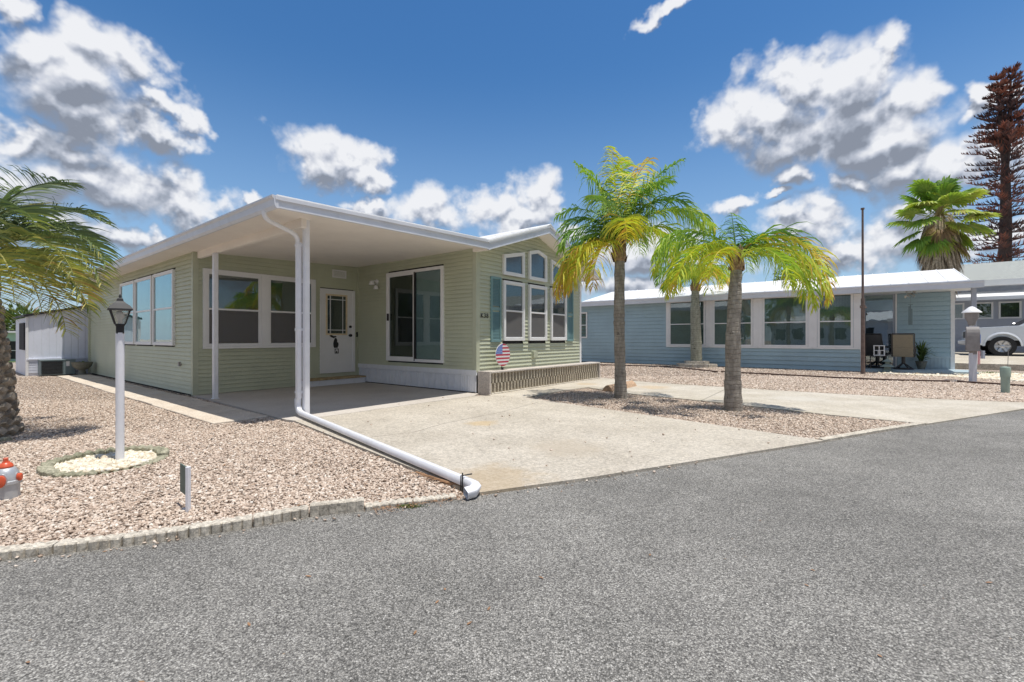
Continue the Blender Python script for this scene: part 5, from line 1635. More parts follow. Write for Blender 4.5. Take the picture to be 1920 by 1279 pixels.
# ------------------------------------------------------------------ grey house and truck on the next lot
lot = [(22.7, 0.19), (25.2, 0.38), (30.4, 0.48), (60, 0.5)]
m = MB()
v = []
for s, z in lot: v += [(s, -2.35 if s < 28 else 0.5, z), (s, -40, z)]
f = [(2*i, 2*i+1, 2*i+3, 2*i+2) for i in range(3)]
v += [(22.7, -2.35, 0), (22.7, -40, 0), (25.2, -2.35, 0), (60, 0.5, 0), (30.4, 0.5, 0)]
f += [(0, 1, 9, 8), (0, 8, 10, 2)]
m.add(v, f); single('raised_driveway', m, 'walk_concrete', kind='structure', origin=(22.7, -2.35, 0), frame='H')
m = MB(); m.bbox(22.60, 22.72, -40, -2.36, 0.0, 0.215, 0.01); m.bbox(22.72, 24.2, -2.42, -2.30, 0.0, 0.24, 0.01)
single('retaining_curb', m, 'edge_concrete', 'low grey concrete retaining curb in front of the parked truck', 'curb', (22.66, -3, 0), 'H')

gz = Thing('house', 'long grey house with shingle roof and white awning behind the parked truck', 'house', (30.5, -6, 0.48), 'H')
QG = mapper('S', 30.5)
m = MB(); siding(m, QG, -16, -2.7, 0.45, 3.7, [], 0.2, 0.01); gz.part('wall', m, 'gray_wall')
m = MB(); m.box(30.52, 37.5, -16, -2.7, 0.4, 3.6); gz.part('core', m, 'gray_wall')
m = MB(); m.extrude([(29.9, 3.68), (29.9, 3.74), (33.8, 5.0), (37.9, 3.74), (37.9, 3.68), (33.8, 4.92)], 'y', -16.5, -2.3); gz.part('roof', m, 'shingle')
m = MB(); m.box(29.86, 29.898, -16.5, -2.3, 3.52, 3.76); gz.part('fascia', m, 'white_trim')
m = MB(); m.box(29.9, 30.52, -16.4, -2.4, 3.50, 3.52); gz.part('soffit', m, 'white_trim')
m = MB(); m.extrude([(29.0, 2.86), (29.0, 2.93), (30.5, 3.30), (30.5, 3.24)], 'y', -16, -2.7); m.box(28.97, 28.999, -16, -2.7, 2.80, 2.95); gz.part('awning', m, 'roof_white')
xs_ = [on_s(px, 580, 30.5)[0] for px in (1785, 1808, 1822, 1862, 1872, 1915)]
for a, b in ((xs_[1], xs_[0]), (xs_[3], xs_[2]), (xs_[5], xs_[4]), (xs_[5]-1.5, xs_[5]-0.3)):
    window(gz, QG, a, b, 2.0, 2.78, 0.05, 0.06, None, 'glass', 'blind_dark', 'v', None)

# pickup truck; local x forward, y left, built 1:1 then placed
tk = Thing('pickup_truck', 'silver blue pickup truck parked nose-left in front of the grey house', 'truck', (0, 0, 0))
WB = 3.3; WR = 0.39
def arch(cx, z0, r, n=9):
    return [(cx+r*math.cos(a), z0+r*math.sin(a)) for a in np.linspace(0, math.pi, n)]
def truck_side(y0, y1):
    m = MB()
    low = 0.42
    pts = [(0.92, 0.46), (0.93, 0.70), (0.90, 1.02), (0.75, 1.12), (-0.45, 1.18), (-2.0, 1.18), (-4.5, 1.16), (-4.55, 0.50)]
    rear = [(-WB-0.5, low)] + [(p[0], p[1]) for p in arch(-WB, 0.40, 0.50)[::-1]] + [(-WB+0.5, low)]
    front = [(-0.5, low)] + [(p[0], p[1]) for p in arch(0, 0.40, 0.50)[::-1]] + [(0.5, low)]
    m.extrude(pts+rear+front, 'y', y0, y1)
    return m
m = truck_side(-0.95, -0.85); m2 = truck_side(0.85, 0.95); m.add(m2.v, m2.f)
m.box(-4.5, 0.90, -0.85, 0.85, 0.62, 1.02)
m.extrude([(0.91, 1.0), (0.78, 1.13), (-0.62, 1.21), (-0.62, 1.0)], 'y', -0.86, 0.86)
tk.part('body', m, 'truck_paint', None, 30)
m = MB(); m.extrude([(-0.42, 1.17), (-1.22, 1.72), (-2.7, 1.74), (-3.0, 1.18)], 'y', -0.80, 0.80); tk.part('cab', m, 'truck_paint')
m = MB(); m.extrude([(-0.62, 1.21), (-1.24, 1.66), (-2.60, 1.68), (-2.82, 1.21)], 'y', 0.801, 0.812); m.extrude([(-0.62, 1.21), (-1.24, 1.66), (-2.60, 1.68), (-2.82, 1.21)], 'y', -0.812, -0.801); tk.part('side_window', m, 'black_plastic')
m = MB(); m.add([(-0.44,-0.74,1.19),(-0.44,0.74,1.19),(-1.20,0.70,1.705),(-1.20,-0.70,1.705)], [(0,1,2,3)]); m.v = [(p[0]+0.012, p[1], p[2]+0.008) for p in m.v]; tk.part('windshield', m, 'black_plastic')
for yy in (0.96, -0.96):
    m = MB(); sgn = 1 if yy > 0 else -1
    o = arch(0, 0.40, 0.56, 13); i_ = arch(0, 0.40, 0.49, 13)
    v = [(p[0], yy, p[1]) for p in o]+[(p[0], yy+sgn*0.03, p[1]) for p in i_]
    m.add(v, [(k, k+1, 13+k+1, 13+k) for k in range(12)]); tk.part('fender_flare', m, 'truck_paint', None, 40)
    m = MB(); m.bbox(-0.80, -0.60, yy-0.02+sgn*0.12, yy+0.02+sgn*0.12, 1.16, 1.34, 0.02); tk.part('mirror', m, 'truck_paint')
m = MB(); m.box(0.88, 0.95, -0.45, 0.45, 0.72, 0.98); tk.part('grille', m, 'black_metal')
m = MB(); m.bbox(0.86, 1.06, -0.95, 0.95, 0.44, 0.64, 0.04); tk.part('bumper', m, 'rim')
for yy in (0.7, -0.7):
    m = MB(); m.bbox(0.85, 0.94, yy-0.18, yy+0.18, 0.80, 0.98, 0.02); tk.part('headlight', m, 'light_clay')
for (xx, yy) in ((0, 0.86), (0, -0.86), (-WB, 0.86), (-WB, -0.86)):
    s_ = 1 if yy > 0 else -1
    m = MB(); pr = [(0.24, -0.11), (0.37, -0.11), (0.39, -0.08), (0.39, 0.08), (0.37, 0.11), (0.24, 0.11)]
    m.lathe(pr, 36, cap=False); m.transform(Matrix.Translation((xx, yy, 0.39)) @ Matrix.Rotation(R(90), 4, 'X')); ty = tk.part('tyre', m, 'tyre', None, 40)
    m = MB()
    m.lathe([(0.25, -0.02), (0.25, 0.09), (0.225, 0.10), (0.215, 0.02), (0.05, -0.01)], 36, cap=False)
    for k in range(6):
        a = k*math.pi/3
        m.tube([(0.04*math.cos(a), 0.04*math.sin(a), 0.06), (0.225*math.cos(a), 0.225*math.sin(a), 0.075)], 1.0, sq=(0.075, 0.03, (0, 0, 1)))
    m.lathe([(0.065, 0.02), (0.065, 0.085), (0.03, 0.095)], 16)
    m.transform(Matrix.Translation((xx, yy, 0.39)) @ Matrix.Rotation(R(90 if s_ < 0 else -90), 4, 'X')); tk.part('rim', m, 'rim', ty, 35)
    m = MB(); m.disc_axis((xx, yy-s_*0.03, 0.39), (0, 1, 0), 0.24, 0.02, 24); tk.part('hub_back', m, 'black_metal', ty)
    m = MB(); m.box(xx-0.45, xx+0.45, yy-s_*0.12-0.3, yy-s_*0.12-0.05 if s_ > 0 else yy+0.4, 0.45, 0.88) if False else None
m = MB(); m.box(-4.4, 0.7, -0.70, 0.70, 0.40, 0.62); tk.part('chassis', m, 'black_metal')
wxh = w2h((1880-960)/F*17.6, 17.6)
Xw, Yw = (1880-960)/F*17.9, 17.9
nose = ANG+R(90)
# front wheel on the street side sits at Xw, Yw ; street side is the truck's left when the nose points to +t
lx, ly = 0.0, 0.95
tk.e.location = (Xw-(math.cos(nose)*lx-math.sin(nose)*ly), Yw-(math.sin(nose)*lx+math.cos(nose)*ly), 0.385)
tk.e.rotation_euler = (0, 0, nose)

# ------------------------------------------------------------------ palms
def frond(mb, base, az, e0, e1, L, leafL, n, tone, plane='plume', spread=0.9, rnd_=None, w=0.016, bare=0.12, power=1.2, rach=0.012, lift=0.0, hang=0.6, tonej=0.15):
    """feather frond: an arching midrib with leaflets on both sides"""
    r = rnd_; N = 22; ds_ = L/N
    p = Vector(base); pts = [p.copy()]; dirs = []
    azr = R(az)
    for i in range(N):
        k = (i+0.5)/N; e = R(e0+(e1-e0)*(k**power))
        a = azr + math.sin(k*2.0)*lift
        d = Vector((math.cos(a)*math.cos(e), math.sin(a)*math.cos(e), math.sin(e))); dirs.append(d)
        p = p+d*ds_; pts.append(p.copy())
    dirs.append(dirs[-1])
    mb.tube(pts, [rach*(1-0.85*i/N)+0.0012 for i in range(N+1)], 5, tone=min(1, tone+0.12))
    for i in range(n):
        k = bare+(1-bare)*(i+r.random()*0.7)/n
        f = min(k*N, N-0.001); i0 = int(f); q = pts[i0].lerp(pts[i0+1], f-i0); d = dirs[i0]
        upv = Vector((0, 0, 1)); sd = d.cross(upv)
        if sd.length < 0.05: sd = Vector((-math.sin(azr), math.cos(azr), 0))
        sd.normalize(); nv = sd.cross(d).normalized()
        env = math.sin(math.pi*min(1, 0.12+0.88*k))**0.6 if k > 0.5 else 0.55+0.9*k
        env = max(0.3, min(1, env))
        for sgn in (-1, 1):
            if plane == 'plume':
                ph = r.uniform(-0.45, 0.65)
            else:
                ph = r.uniform(0.25, 0.6)
            fw = spread*r.uniform(0.6, 1.1)
            ld = (sd*sgn*math.cos(ph)+nv*math.sin(ph)+d*fw).normalized()
            LL = leafL*env*r.uniform(0.8, 1.15)
            t_ = min(1, max(0, tone+r.gauss(0, tonej)+(0.12 if k > 0.8 else 0)))
            blade(mb, q, ld, LL, w*r.uniform(0.8, 1.2), t_, droop=hang*r.uniform(0.5, 1.3), segs=4, side=nv if r.random() < 0.5 else d.cross(ld))

def trunk_mesh(pts, rads, seg=18, rings=26, amp=0.006, r=None):
    """smooth tapered trunk through pts with small irregularities"""
    P = []; Rr = []
    n = len(pts)
    for i in range(rings+1):
        f = i/rings*(n-1); i0 = min(int(f), n-2); k = f-i0; k2 = k*k*(3-2*k)
        P.append(Vector(pts[i0]).lerp(Vector(pts[i0+1]), k2 if n > 2 else k)); Rr.append(rads[i0]+(rads[i0+1]-rads[i0])*k+r.uniform(-amp, amp))
    m = MB(); m.tube(P, Rr, seg)
    return m

def boots(mb, c, z0, z1, r0, r1, n, rng, size=0.12, flare=0.5):
    """old leaf bases wrapped round the top of a trunk"""
    for i in range(n):
        k = i/n; z = z0+(z1-z0)*k; a = i*2.399+rng.uniform(-.2, .2); rr = r0+(r1-r0)*k
        b = Vector((c[0]+math.cos(a)*rr*0.85, c[1]+math.sin(a)*rr*0.85, z))
        o = Vector((math.cos(a), math.sin(a), 0)); tg = Vector((-math.sin(a), math.cos(a), 0))
        L = size*rng.uniform(0.7, 1.3); w = rr*rng.uniform(0.55, 0.8)
        tip = b+o*(L*flare*rng.uniform(.3, 1))+Vector((0, 0, L))
        v = [b-tg*w-o*0.01, b+tg*w-o*0.01, b+o*0.035+Vector((0, 0, L*0.3)), tip-tg*w*0.25, tip+tg*w*0.25, b-o*0.02+Vector((0, 0, L*0.2))]
        mb.add(v, [(0,1,2), (0,2,3), (1,4,2), (2,4,3), (0,3,5), (1,5,4), (3,4,5)], rng.random())

def queen_palm(label, x, y, tp_, rads, fr, seed, zc_, boot=(0.12, 0.35), leafL=0.45, n=70, w=0.016, bark='bark_grey', group=None):
    r = random.Random(seed)
    th = Thing('palm_tree', label, 'palm tree', (x, y, 0), group=group)
    m = trunk_mesh(tp_, rads, r=r, rings=30); th.part('trunk', m, bark, None, 50)
    c = tp_[-1]
    m = MB(); m.lathe([(rads[-1]*1.02, 0), (rads[-1]*1.25, boot[1]*0.3), (rads[-1]*0.95, boot[1]*0.8), (rads[-1]*0.4, boot[1]*1.1)], 14, c)
    boots(m, c, c[2]-0.02, c[2]+boot[1], rads[-1]*1.25, rads[-1]*0.7, 26, r, boot[0]); th.part('leaf_bases', m, 'boot_brown')
    m = MB()
    for q_ in fr:
        az, e0, e1, L, tone = q_[:5]; pw = q_[5] if len(q_) > 5 else 1.2
        b = (c[0]+0.04*math.cos(R(az)), c[1]+0.04*math.sin(R(az)), zc_+r.uniform(-0.08, 0.05))
        frond(m, b, az, e0, e1, L, leafL*(0.75+0.25*min(1, L/1.8)), int(n*L/1.8), max(0, tone-0.10), rnd_=r, w=w, hang=0.85, spread=0.45, power=pw)
    th.part('crown', m, 'queen_leaf')
    return th

ax_, ay_ = G(1164, 748)
k = ay_/F
queen_palm('tall queen palm with yellow green crown standing nearest the gabled home', ax_, ay_,
    [(ax_, ay_, -0.02), (ax_-0.01, ay_, 0.5), (ax_-0.03, ay_, 1.4), (ax_-0.02, ay_, 2.48)], [0.115, 0.097, 0.098, 0.092],
    [(110,88,74,1.95,.70),(70,85,55,2.0,.55),(150,84,40,1.9,.3),(30,80,5,2.1,.2),(15,74,-42,2.05,.12),(355,64,-66,1.9,.4),(332,62,-66,1.95,.5),(8,50,-78,1.8,.5),(350,82,20,1.9,.15),
     (285,82,10,1.6,.8),(262,70,-80,1.5,.85,.9),(305,56,-88,1.5,.7,.8),(180,80,-40,1.5,.12),(195,70,-75,1.45,.12,.9),(165,62,-86,1.4,.2,.8),(205,62,-89,1.55,.85,.5),(184,62,-89,1.75,.9,.48),(170,52,-89,1.5,.95,.5),
     (228,54,-89,1.4,.85,.5),(140,70,-40,1.6,.1),(120,54,-70,1.5,.25),(60,56,-66,1.7,.3),(235,78,-30,1.5,.25)],
    5, 2.80, (0.16, 0.42), 0.60, 66, 0.027)
bx_, by_ = G(1375, 771)
queen_palm('shorter queen palm with drooping orange tipped fronds nearest the road', bx_, by_,
    [(bx_, by_, -0.02), (bx_-0.01, by_, 0.5), (bx_+0.0, by_, 1.2), (bx_+0.03, by_, 1.9), (bx_+0.05, by_, 2.12)], [0.135, 0.112, 0.104, 0.086, 0.08],
    [(5,62,-84,1.65,.2),(354,58,-89,1.8,.92,.8),(340,54,-89,1.65,.75,.7),(22,60,-70,1.45,.2),(184,60,-74,1.6,.35),(174,50,-86,1.55,.5),(203,52,-88,1.6,.7,.8),
     (150,58,-60,1.3,.2),(222,44,-89,1.3,.8,.8),(95,87,74,0.65,.08),(80,84,60,0.5,.1),(110,50,-70,1.2,.3),(55,50,-70,1.2,.3),(290,46,-89,1.2,.6,.8),(186,40,-89,1.5,.65,.8),(10,44,-89,1.6,.8,.8),(350,30,-89,1.5,.6,.8)],
    9, 2.34, (0.12, 0.30), 0.52, 66, 0.023)
cx2, cy2 = G(1306, 688)
queen_palm('smaller queen palm with a mottled trunk in a block ring by the blue home', cx2, cy2,
    [(cx2, cy2, 0.0), (cx2-0.02, cy2, 1.0), (cx2-0.05, cy2, 2.3), (cx2-0.05, cy2, 2.9)], [0.21, 0.20, 0.17, 0.13],
    [(180,55,-85,1.9,.12),(190,40,-88,1.6,.2),(170,66,-70,1.9,.1),(205,60,-80,1.7,.25),(240,56,-84,1.7,.6),(260,40,-88,1.7,.7),(280,60,-80,1.7,.75),(300,45,-88,1.5,.5),(0,60,-78,1.8,.7),(20,50,-84,1.6,.85),
     (340,45,-88,1.5,.9),(90,70,-60,1.5,.2),(120,60,-70,1.6,.15),(185,25,-80,1.5,.35),(230,30,-89,1.5,.4),(320,66,-60,1.6,.5)],
    15, 3.35, (0.2, 0.5), 0.62, 48, 0.036, 'bark_pale')
# block ring round it, two tiers of octagonal stones
tier = Thing('tree_ring', 'two-tier octagonal ring of stacked concrete blocks round the palm by the blue home', 'tree ring', (cx2, cy2, 0))
for (r0, r1, z0, z1, nn) in ((0.45, 0.74, -0.01, 0.13, 8), (0.26, 0.46, 0.132, 0.23, 8)):
    for k in range(nn):
        a0 = 2*math.pi*k/nn+0.02+0.2; a1 = 2*math.pi*(k+1)/nn-0.02+0.2
        m = MB(); m.prism([(cx2+r0*math.cos(a0), cy2+r0*math.sin(a0)), (cx2+r1*math.cos(a0), cy2+r1*math.sin(a0)), (cx2+r1*math.cos(a1), cy2+r1*math.sin(a1)), (cx2+r0*math.cos(a1), cy2+r0*math.sin(a1))], z0, z1)
        tier.part('block', m, 'edge_concrete')

# grey green feather palm at the left edge
dx_, dy_ = G(-20, 822)
r = random.Random(31)
dp = Thing('palm_tree', 'thick-trunked grey green feather palm leaning at the left edge', 'palm tree', (dx_, dy_, 0))
m = MB(); N1, N2 = 26, 22
v = []; f = []
def dtr(k): return (dx_-0.04-0.13*k, dy_+0.05*k, 1.95*k), 0.15*(1-k)**1.2+0.125
for i in range(N1+1):
    k = i/N1; c_, rr = dtr(k)
    for j in range(N2):
        a = 2*math.pi*(j+0.5*(i % 2))/N2
        v.append((c_[0]+math.cos(a)*rr*0.9, c_[1]+math.sin(a)*rr*0.9, c_[2]-0.03))
for i in range(N1):
    for j in range(N2):
        j2 = (j+1) % N2; f.append((i*N2+j, i*N2+j2, (i+1)*N2+j2, (i+1)*N2+j))
m.add(v, f); dp.part('trunk', m, 'boot_grey')
m = MB()
for i in range(22):
    k = i/22; c_, rr = dtr(k); nn = 12
    for j in range(nn):
        a = 2*math.pi*(j+0.5*(i % 2)+r.uniform(-.12, .12))/nn
        o = Vector((math.cos(a), math.sin(a), 0)); tg = Vector((-math.sin(a), math.cos(a), 0)); b = Vector((c_[0], c_[1], c_[2]-0.02))+o*rr*0.84
        w_, h_ = rr*0.30*r.uniform(.8, 1.1), 0.062*r.uniform(.8, 1.3); dpt = r.uniform(0.03, 0.06)*(0.6+rr*2)
        u_ = Vector((0, 0, 1))
        v = [b-tg*w_, b-u_*h_*0.9, b+tg*w_, b+u_*h_, b+o*dpt-tg*w_*0.6+u_*h_*0.35, b+o*dpt*1.05-u_*h_*0.25, b+o*dpt+tg*w_*0.6+u_*h_*0.35, b+o*dpt*0.9+u_*h_*0.95]
        m.add(v, [(0,1,5,4), (1,2,6,5), (2,3,7,6), (3,0,4,7), (4,5,6,7)], r.random())
dp.part('leaf_bases', m, 'boot_grey')
m = MB()
cc = (dx_-0.17, dy_+0.05, 2.0)
dfr = [(8,52,-70,1.55,.2),(350,34,-66,1.5,.5),(332,20,-82,1.35,.6),(18,70,-35,1.45,.1),(0,80,-15,1.45,.05),(340,64,-55,1.35,.2),
       (270,50,-60,1.2,.3),(60,60,-40,1.2,.1),(100,55,-50,1.2,.2),(140,50,-60,1.2,.2),(180,45,-60,1.2,.3),(220,50,-60,1.2,.2),(345,4,-78,1.3,.75),(12,10,-74,1.3,.4),(90,85,50,1.0,.1),
       (5,40,-76,1.55,.35),(355,18,-70,1.55,.7),(305,40,-70,1.2,.3),(325,-8,-86,1.1,.6),(358,-2,-84,1.4,.55)]
for (az, e0, e1, L, tone) in dfr:
    frond(m, (cc[0], cc[1], cc[2]+r.uniform(-.05, .05)), az, e0, e1, L, 0.50, 50, tone, plane='v', spread=0.62, rnd_=r, w=0.019, bare=0.2, hang=0.3, rach=0.014, tonej=0.16)
dp.part('crown', m, 'date_leaf')
for k in range(3):
    a = R(-35-32*k); rr = 0.42; hh = 0.03
    L = 0.24; ang = a+math.pi/2
    scallop_block(dx_+rr*math.cos(a)-math.cos(ang)*L/2, dy_+rr*math.sin(a)-math.sin(ang)*L/2, ang, L, 0.05, n=2, mat='mossy_concrete', label=['mossy rounded block at the foot of the left palm, farthest from the hydrant', 'mossy rounded block in front of the left palm, middle of three', 'mossy rounded block in front of the left palm, nearest the hydrant'][k], group='mossy blocks round the left palm', wavy=0.02, name='ring_block')

# fan palm beyond the blue home
fx, fy = 18.75, 20.0
r = random.Random(77)
fp = Thing('fan_palm', 'tall fan palm with a shaggy skirt of dead leaves behind the blue home', 'palm tree', (fx, fy, 0))
m = trunk_mesh([(fx, fy, 0), (fx+0.02, fy, 2.0), (fx, fy, 5.0)], [0.38, 0.32, 0.30], r=r); fp.part('trunk', m, 'bark_grey', None, 50)
m = MB()
for i in range(1500):
    z = 3.2+3.2*r.random()**0.8; a = r.uniform(0, 6.283); kz = (z-3.2)/3.2
    rr = 0.33+0.30*math.sin(min(1, kz*1.0)*math.pi*0.85)**1.2
    b = Vector((fx+math.cos(a)*rr*r.uniform(.75, 1), fy+math.sin(a)*rr*r.uniform(.75, 1), z))
    blade(m, b, (math.cos(a)*0.35, math.sin(a)*0.35, -1), r.uniform(0.4, 0.95), r.uniform(0.03, 0.09), r.random(), segs=3, droop=0.15, side=Vector((-math.sin(a), math.cos(a), r.uniform(-.3, .3))))
fp.part('dead_skirt', m, 'thatch')
def fan_leaf(mb, base, az, el, pet, Rl, tone, rng, cup=0.25):
    a = R(az); e = R(el)
    d = Vector((math.cos(a)*math.cos(e), math.sin(a)*math.cos(e), math.sin(e)))
    b = Vector(base); hub = b+d*pet+Vector((0, 0, -0.12*pet*(1 if el < 40 else 0)))
    mb.tube([b, b.lerp(hub, 0.5)+Vector((0, 0, 0.05)), hub], [0.025, 0.018, 0.014], 5, tone=tone+0.1)
    sd = d.cross(Vector((0, 0, 1)));
    if sd.length < 0.05: sd = Vector((1, 0, 0))
    sd.normalize(); nv = sd.cross(d).normalized()
    n = 34
    for i in range(n):
        th = R(-118+236*i/(n-1)); q = (d*math.cos(th)+sd*math.sin(th))
        L = Rl*(0.72+0.28*math.cos(th))*rng.uniform(0.9, 1.08)
        w = Rl*0.135
        p0 = hub; p1 = hub+q*L*0.42+nv*cup*0.15*L; p2 = hub+q*L*0.75-Vector((0,0,0.05*L)); p3 = hub+q*L-Vector((0, 0, 0.22*L*rng.uniform(.5, 1.6)))
        tv = nv.cross(q).normalized(); fold = nv*(0.02 if i % 2 else -0.02)
        v = [p0-tv*0.008, p0+tv*0.008, p1-tv*w*0.5+fold, p1+tv*w*0.5-fold, p2-tv*w*0.36+fold, p2+tv*w*0.36-fold, p3]
        mb.add(v, [(0,1,3,2), (2,3,5,4), (4,5,6)], min(1, max(0, tone+rng.gauss(0, .07))))
m = MB()
for (az, el, pet, Rl, tone) in [(95,80,0.55,1.15,.25),(270,74,0.6,1.0,.3),(150,66,0.75,0.95,.25),(40,60,0.9,1.1,.2),(182,50,0.9,1.0,.3),(180,22,1.15,0.95,.4),(200,8,1.0,0.9,.55),(0,42,1.1,1.05,.35),(200,-25,1.15,.95,.35),(335,-28,1.15,.95,.45),(265,-15,1.0,.9,.55),(300,-60,1.0,.9,.8),(220,-64,1.0,.9,.5),(20,75,.8,1.0,.2),(140,40,.9,1.0,.25),(350,8,1.35,0.95,.55),
        (330,-6,1.1,0.9,.6),(300,24,0.9,1.0,.6),(250,30,0.9,0.95,.45),(185,-38,1.2,0.85,.3),(205,-55,1.1,0.85,.25),(340,-50,1.0,0.85,.45),(280,-42,0.9,0.85,.6),(310,-58,1.1,0.8,.95),(230,-60,1.0,0.8,.95),
        (90,40,1.0,1.0,.3),(60,20,1.1,1.0,.4),(120,10,1.1,1.0,.4),(10,-48,1.1,0.8,.85),(160,-30,1.1,0.85,.35)]:
    fan_leaf(m, (fx, fy, 6.65+r.uniform(-.4, .25)), az, el, pet, Rl*0.93, min(1, tone+.12), r)
for i in range(40):
    a = r.uniform(0, 6.283); blade(m, (fx, fy, 6.55+r.uniform(-.3, .3)), (math.cos(a), math.sin(a), r.uniform(-1.2, .6)), r.uniform(.7, 1.2), 0.05, 0.92, droop=0.3)
m.tube([(fx, fy, 5.0), (fx, fy, 6.9)], [0.28, 0.12], 10, tone=0.95)
fp.part('crown', m, 'fan_leaf')

# tall conifer with browned branches
nx, ny = (1883-960)/F*40, 40.0
r = random.Random(51)
npn = Thing('conifer', 'tall two-topped conifer with rusty brown branch tiers at the right edge', 'tree', (nx, ny, 0))
SC_ = 40/F
def npx(px, py): return Vector(((px-960)*SC_, ny, EYE+(634-py)*SC_))
m = MB(); fork = npx(1885, 318)
m.tube([(nx, ny, 0), npx(1884, 500), npx(1886, 400), fork], [0.62, 0.46, 0.38, 0.30], 10)
m.tube([fork, npx(1876, 250), npx(1871, 158)], [0.22, 0.15, 0.04], 8); m.tube([fork, npx(1893, 240), npx(1896, 142)], [0.24, 0.16, 0.04], 8)
npn.part('trunk', m, 'tree_wood', None, 50)
m = MB()
def branch(b, a, L, tone, up=0.12):
    N = 9; p = Vector(b); d = Vector((math.cos(a), math.sin(a), up)).normalized(); pts = [p.copy()]
    for i in range(N):
        d = (d+Vector((0, 0, 0.045 if i > 4 else -0.015))).normalized(); p = p+d*L/N; pts.append(p.copy())
    m.tube(pts, [0.05*(1-i/(N+1)) for i in range(N+1)], 4, tone=tone*0.4)
    sd = d.cross(Vector((0, 0, 1))).normalized()
    for i in range(2, N+1):
        for sg_ in (-1, 1):
            for q in range(2):
                l = (0.30+0.5*(1-i/N))*r.uniform(.6, 1.1); dd_ = (sd*sg_*r.uniform(.3, 1)+d*0.7+Vector((0, 0, r.uniform(0.1, 0.9)))).normalized()
                c0 = pts[i-1].lerp(pts[i], r.random())
                m.tube([c0, c0+dd_*l*0.6, c0+dd_*l+Vector((0, 0, 0.06))], [0.025, 0.036, 0.010], 3, tone=min(1, max(0, tone+r.gauss(0, .25))), cap=False)
tiers = [(470+0, 1.0)]
z_top = npx(0, 150).z; z_bot = npx(0, 512).z
for (pa, pb, wmax, lo, hi) in ((npx(1871, 150), npx(1876, 262), 46, 0, 1), (npx(1896, 136), npx(1892, 262), 46, 0, 1), (npx(1885, 262), npx(1884, 512), 76, 0, 1)):
    H_ = abs(pb.z-pa.z); nt = int(H_/0.62)
    for i in range(nt):
        k = i/max(1, nt-1); c_ = pa.lerp(pb, k)
        if wmax == 46: wL = (10+38*k)*SC_
        else: wL = (52+28*min(1, k*1.6))*SC_*(1.0 if k < 0.9 else 0.75)
        red = 0.35+0.55*(math.sin(i*0.9+1.0) > 0.1)
        for q in range(6):
            a = q*2*math.pi/6+i*0.7+r.uniform(-.3, .3)
            branch(c_+Vector((0, 0, r.uniform(-.2, .2))), a, wL*r.uniform(.7, 1.1), red*r.uniform(.4, 1), 0.10 if k > .2 else 0.3)
npn.part('crown', m, 'pine_leaf')

# bushy tree tops
def bush_tree(label, x, y, z0, h, rx, n, seed, name='tree'):
    r = random.Random(seed)
    th = Thing(name, label, 'tree', (x, y, 0))
    m = MB(); m.tube([(x, y, 0), (x+0.1, y, z0+h*0.3)], [0.22, 0.1], 8)
    for k in range(5):
        a = k*1.26; m.tube([(x, y, z0*0.7), (x+math.cos(a)*rx*0.5, y+math.sin(a)*rx*0.5, z0+h*0.5)], [0.09, 0.03], 6)
    th.part('trunk', m, 'tree_wood')
    m = MB(); cl_ = [(r.uniform(-.75, .75)*rx, r.uniform(-.75, .75)*rx, z0+h*r.uniform(.15, .85), r.uniform(.25, .5)*rx) for _ in range(14)]
    for i in range(n):
        c_ = cl_[i % 14]; d = Vector((r.gauss(0, 1), r.gauss(0, 1), r.gauss(0, 1))).normalized()
        b = Vector((x+c_[0], y+c_[1], c_[2]))+d*c_[3]*r.uniform(.6, 1.05)
        blade(m, b, d+Vector((0, 0, .3)), rx*0.16*r.uniform(.6, 1.3), rx*0.07, min(1, max(0, 0.45+d.z*0.2+r.gauss(0, .2))), segs=2, side=Vector((r.gauss(0, 1), r.gauss(0, 1), r.gauss(0, .4))))
    th.part('crown', m, 'bush_leaf')
bush_tree('green bushy treetop rising behind the blue home roof', (1497-960)/F*32, 32, 3.9, 2.75, 1.3, 2600, 5)
bush_tree('distant dark green tree behind the sunroom at the far left', (8-960)/F*38, 38, 1.2, 1.9, 2.6, 2200, 6)
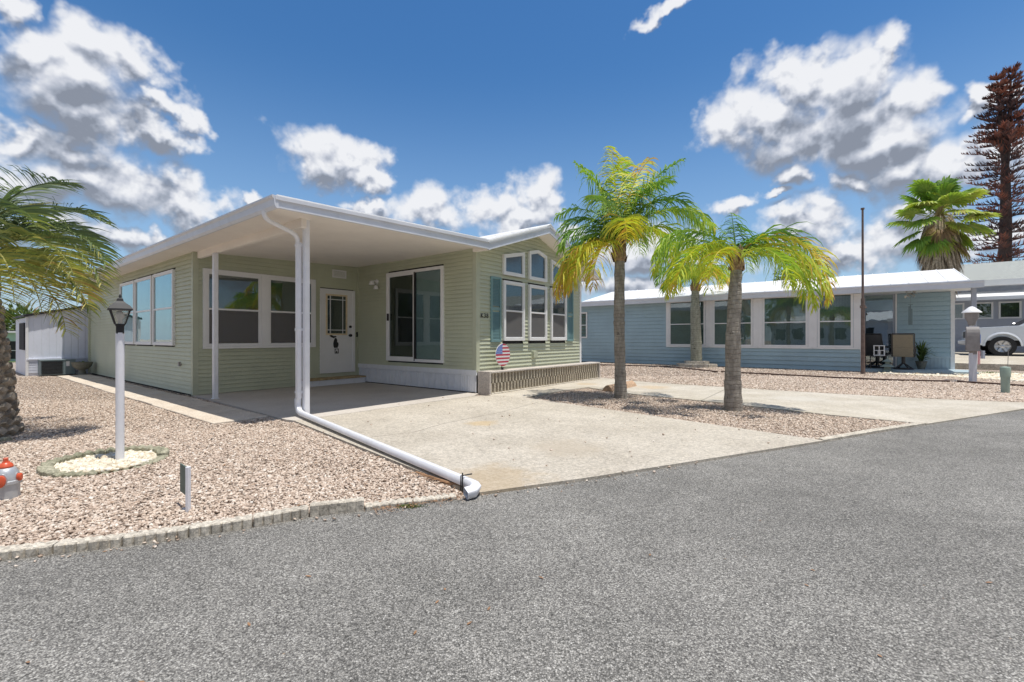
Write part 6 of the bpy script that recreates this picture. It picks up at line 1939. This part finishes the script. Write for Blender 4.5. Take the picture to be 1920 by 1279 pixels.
for i, (px, y_, h) in enumerate(((-120, 60, 5.0), (60, 75, 3.4), (110, 70, 2.6))):
    bush_tree(['broad far tree beyond the photo\'s left edge', 'low far tree seen between the sunroom and the shed', 'small far tree just left of the shed'][i], (px-960)/F*y_, y_, 0.3, h-1.2, 3.2, 1600, 40+i)

# low rocks and plants by the mailbox
r = random.Random(90)
gx, gy = G(1850, 702)
m = MB()
for i in range(220):
    x = gx+r.gauss(0, 0.5); y = gy+r.gauss(0, 0.12); a = r.uniform(0, 6.28)
    blade(m, (x, y, 0.0), (math.cos(a)*0.6, math.sin(a)*0.6, 1), r.uniform(0.05, 0.13), 0.02, r.random(), segs=2)
single('weeds', m, 'bush_leaf', 'low weeds among the white rocks behind the mailbox', 'weeds', (gx, gy, 0), kind='stuff')

# ------------------------------------------------------------------ homes across the street, behind the viewer (seen in the windows)
for (cx_, cy_, rot, mt, lab) in ((17, -13, R(-20), 'gray_wall', 'pale grey home across the street on the right'), (-13, -14, R(12), 'shed_white', 'off-white home across the street on the left')):
    h = Thing('mobile_home', lab, 'mobile home', (0, 0, 0))
    m = MB(); m.box(-8, 8, -3, 3, 0, 2.7); h.part('wall', m, mt)
    m = MB(); m.extrude([(-8.4, 2.7), (-8.4, 2.85), (8.4, 2.85), (8.4, 2.7)], 'y', -3.3, 3.3) if False else m.extrude([(-3.4, 2.72), (0, 3.6), (3.4, 2.72), (3.4, 2.62), (-3.4, 2.62)], 'x', -8.4, 8.4); h.part('roof', m, 'roof_white')
    for i in range(5):
        m = MB(); m.box(-7+i*3, -5.4+i*3, 3.0, 3.03, 1.0, 2.1); h.part('window', m, 'dark_room')
    h.e.location = (cx_, cy_, 0); h.e.rotation_euler = (0, 0, rot)
bush_tree('round leafy tree across the street between the two homes', 3, -16, 1.2, 5.0, 3.2, 2200, 61)
bush_tree('leafy tree at the right end of the homes across the street', 27, -10, 1.0, 5.5, 3.4, 2200, 62)
bush_tree('leafy tree at the left end of the homes across the street', -24, -9, 1.0, 5.0, 3.4, 2200, 63)
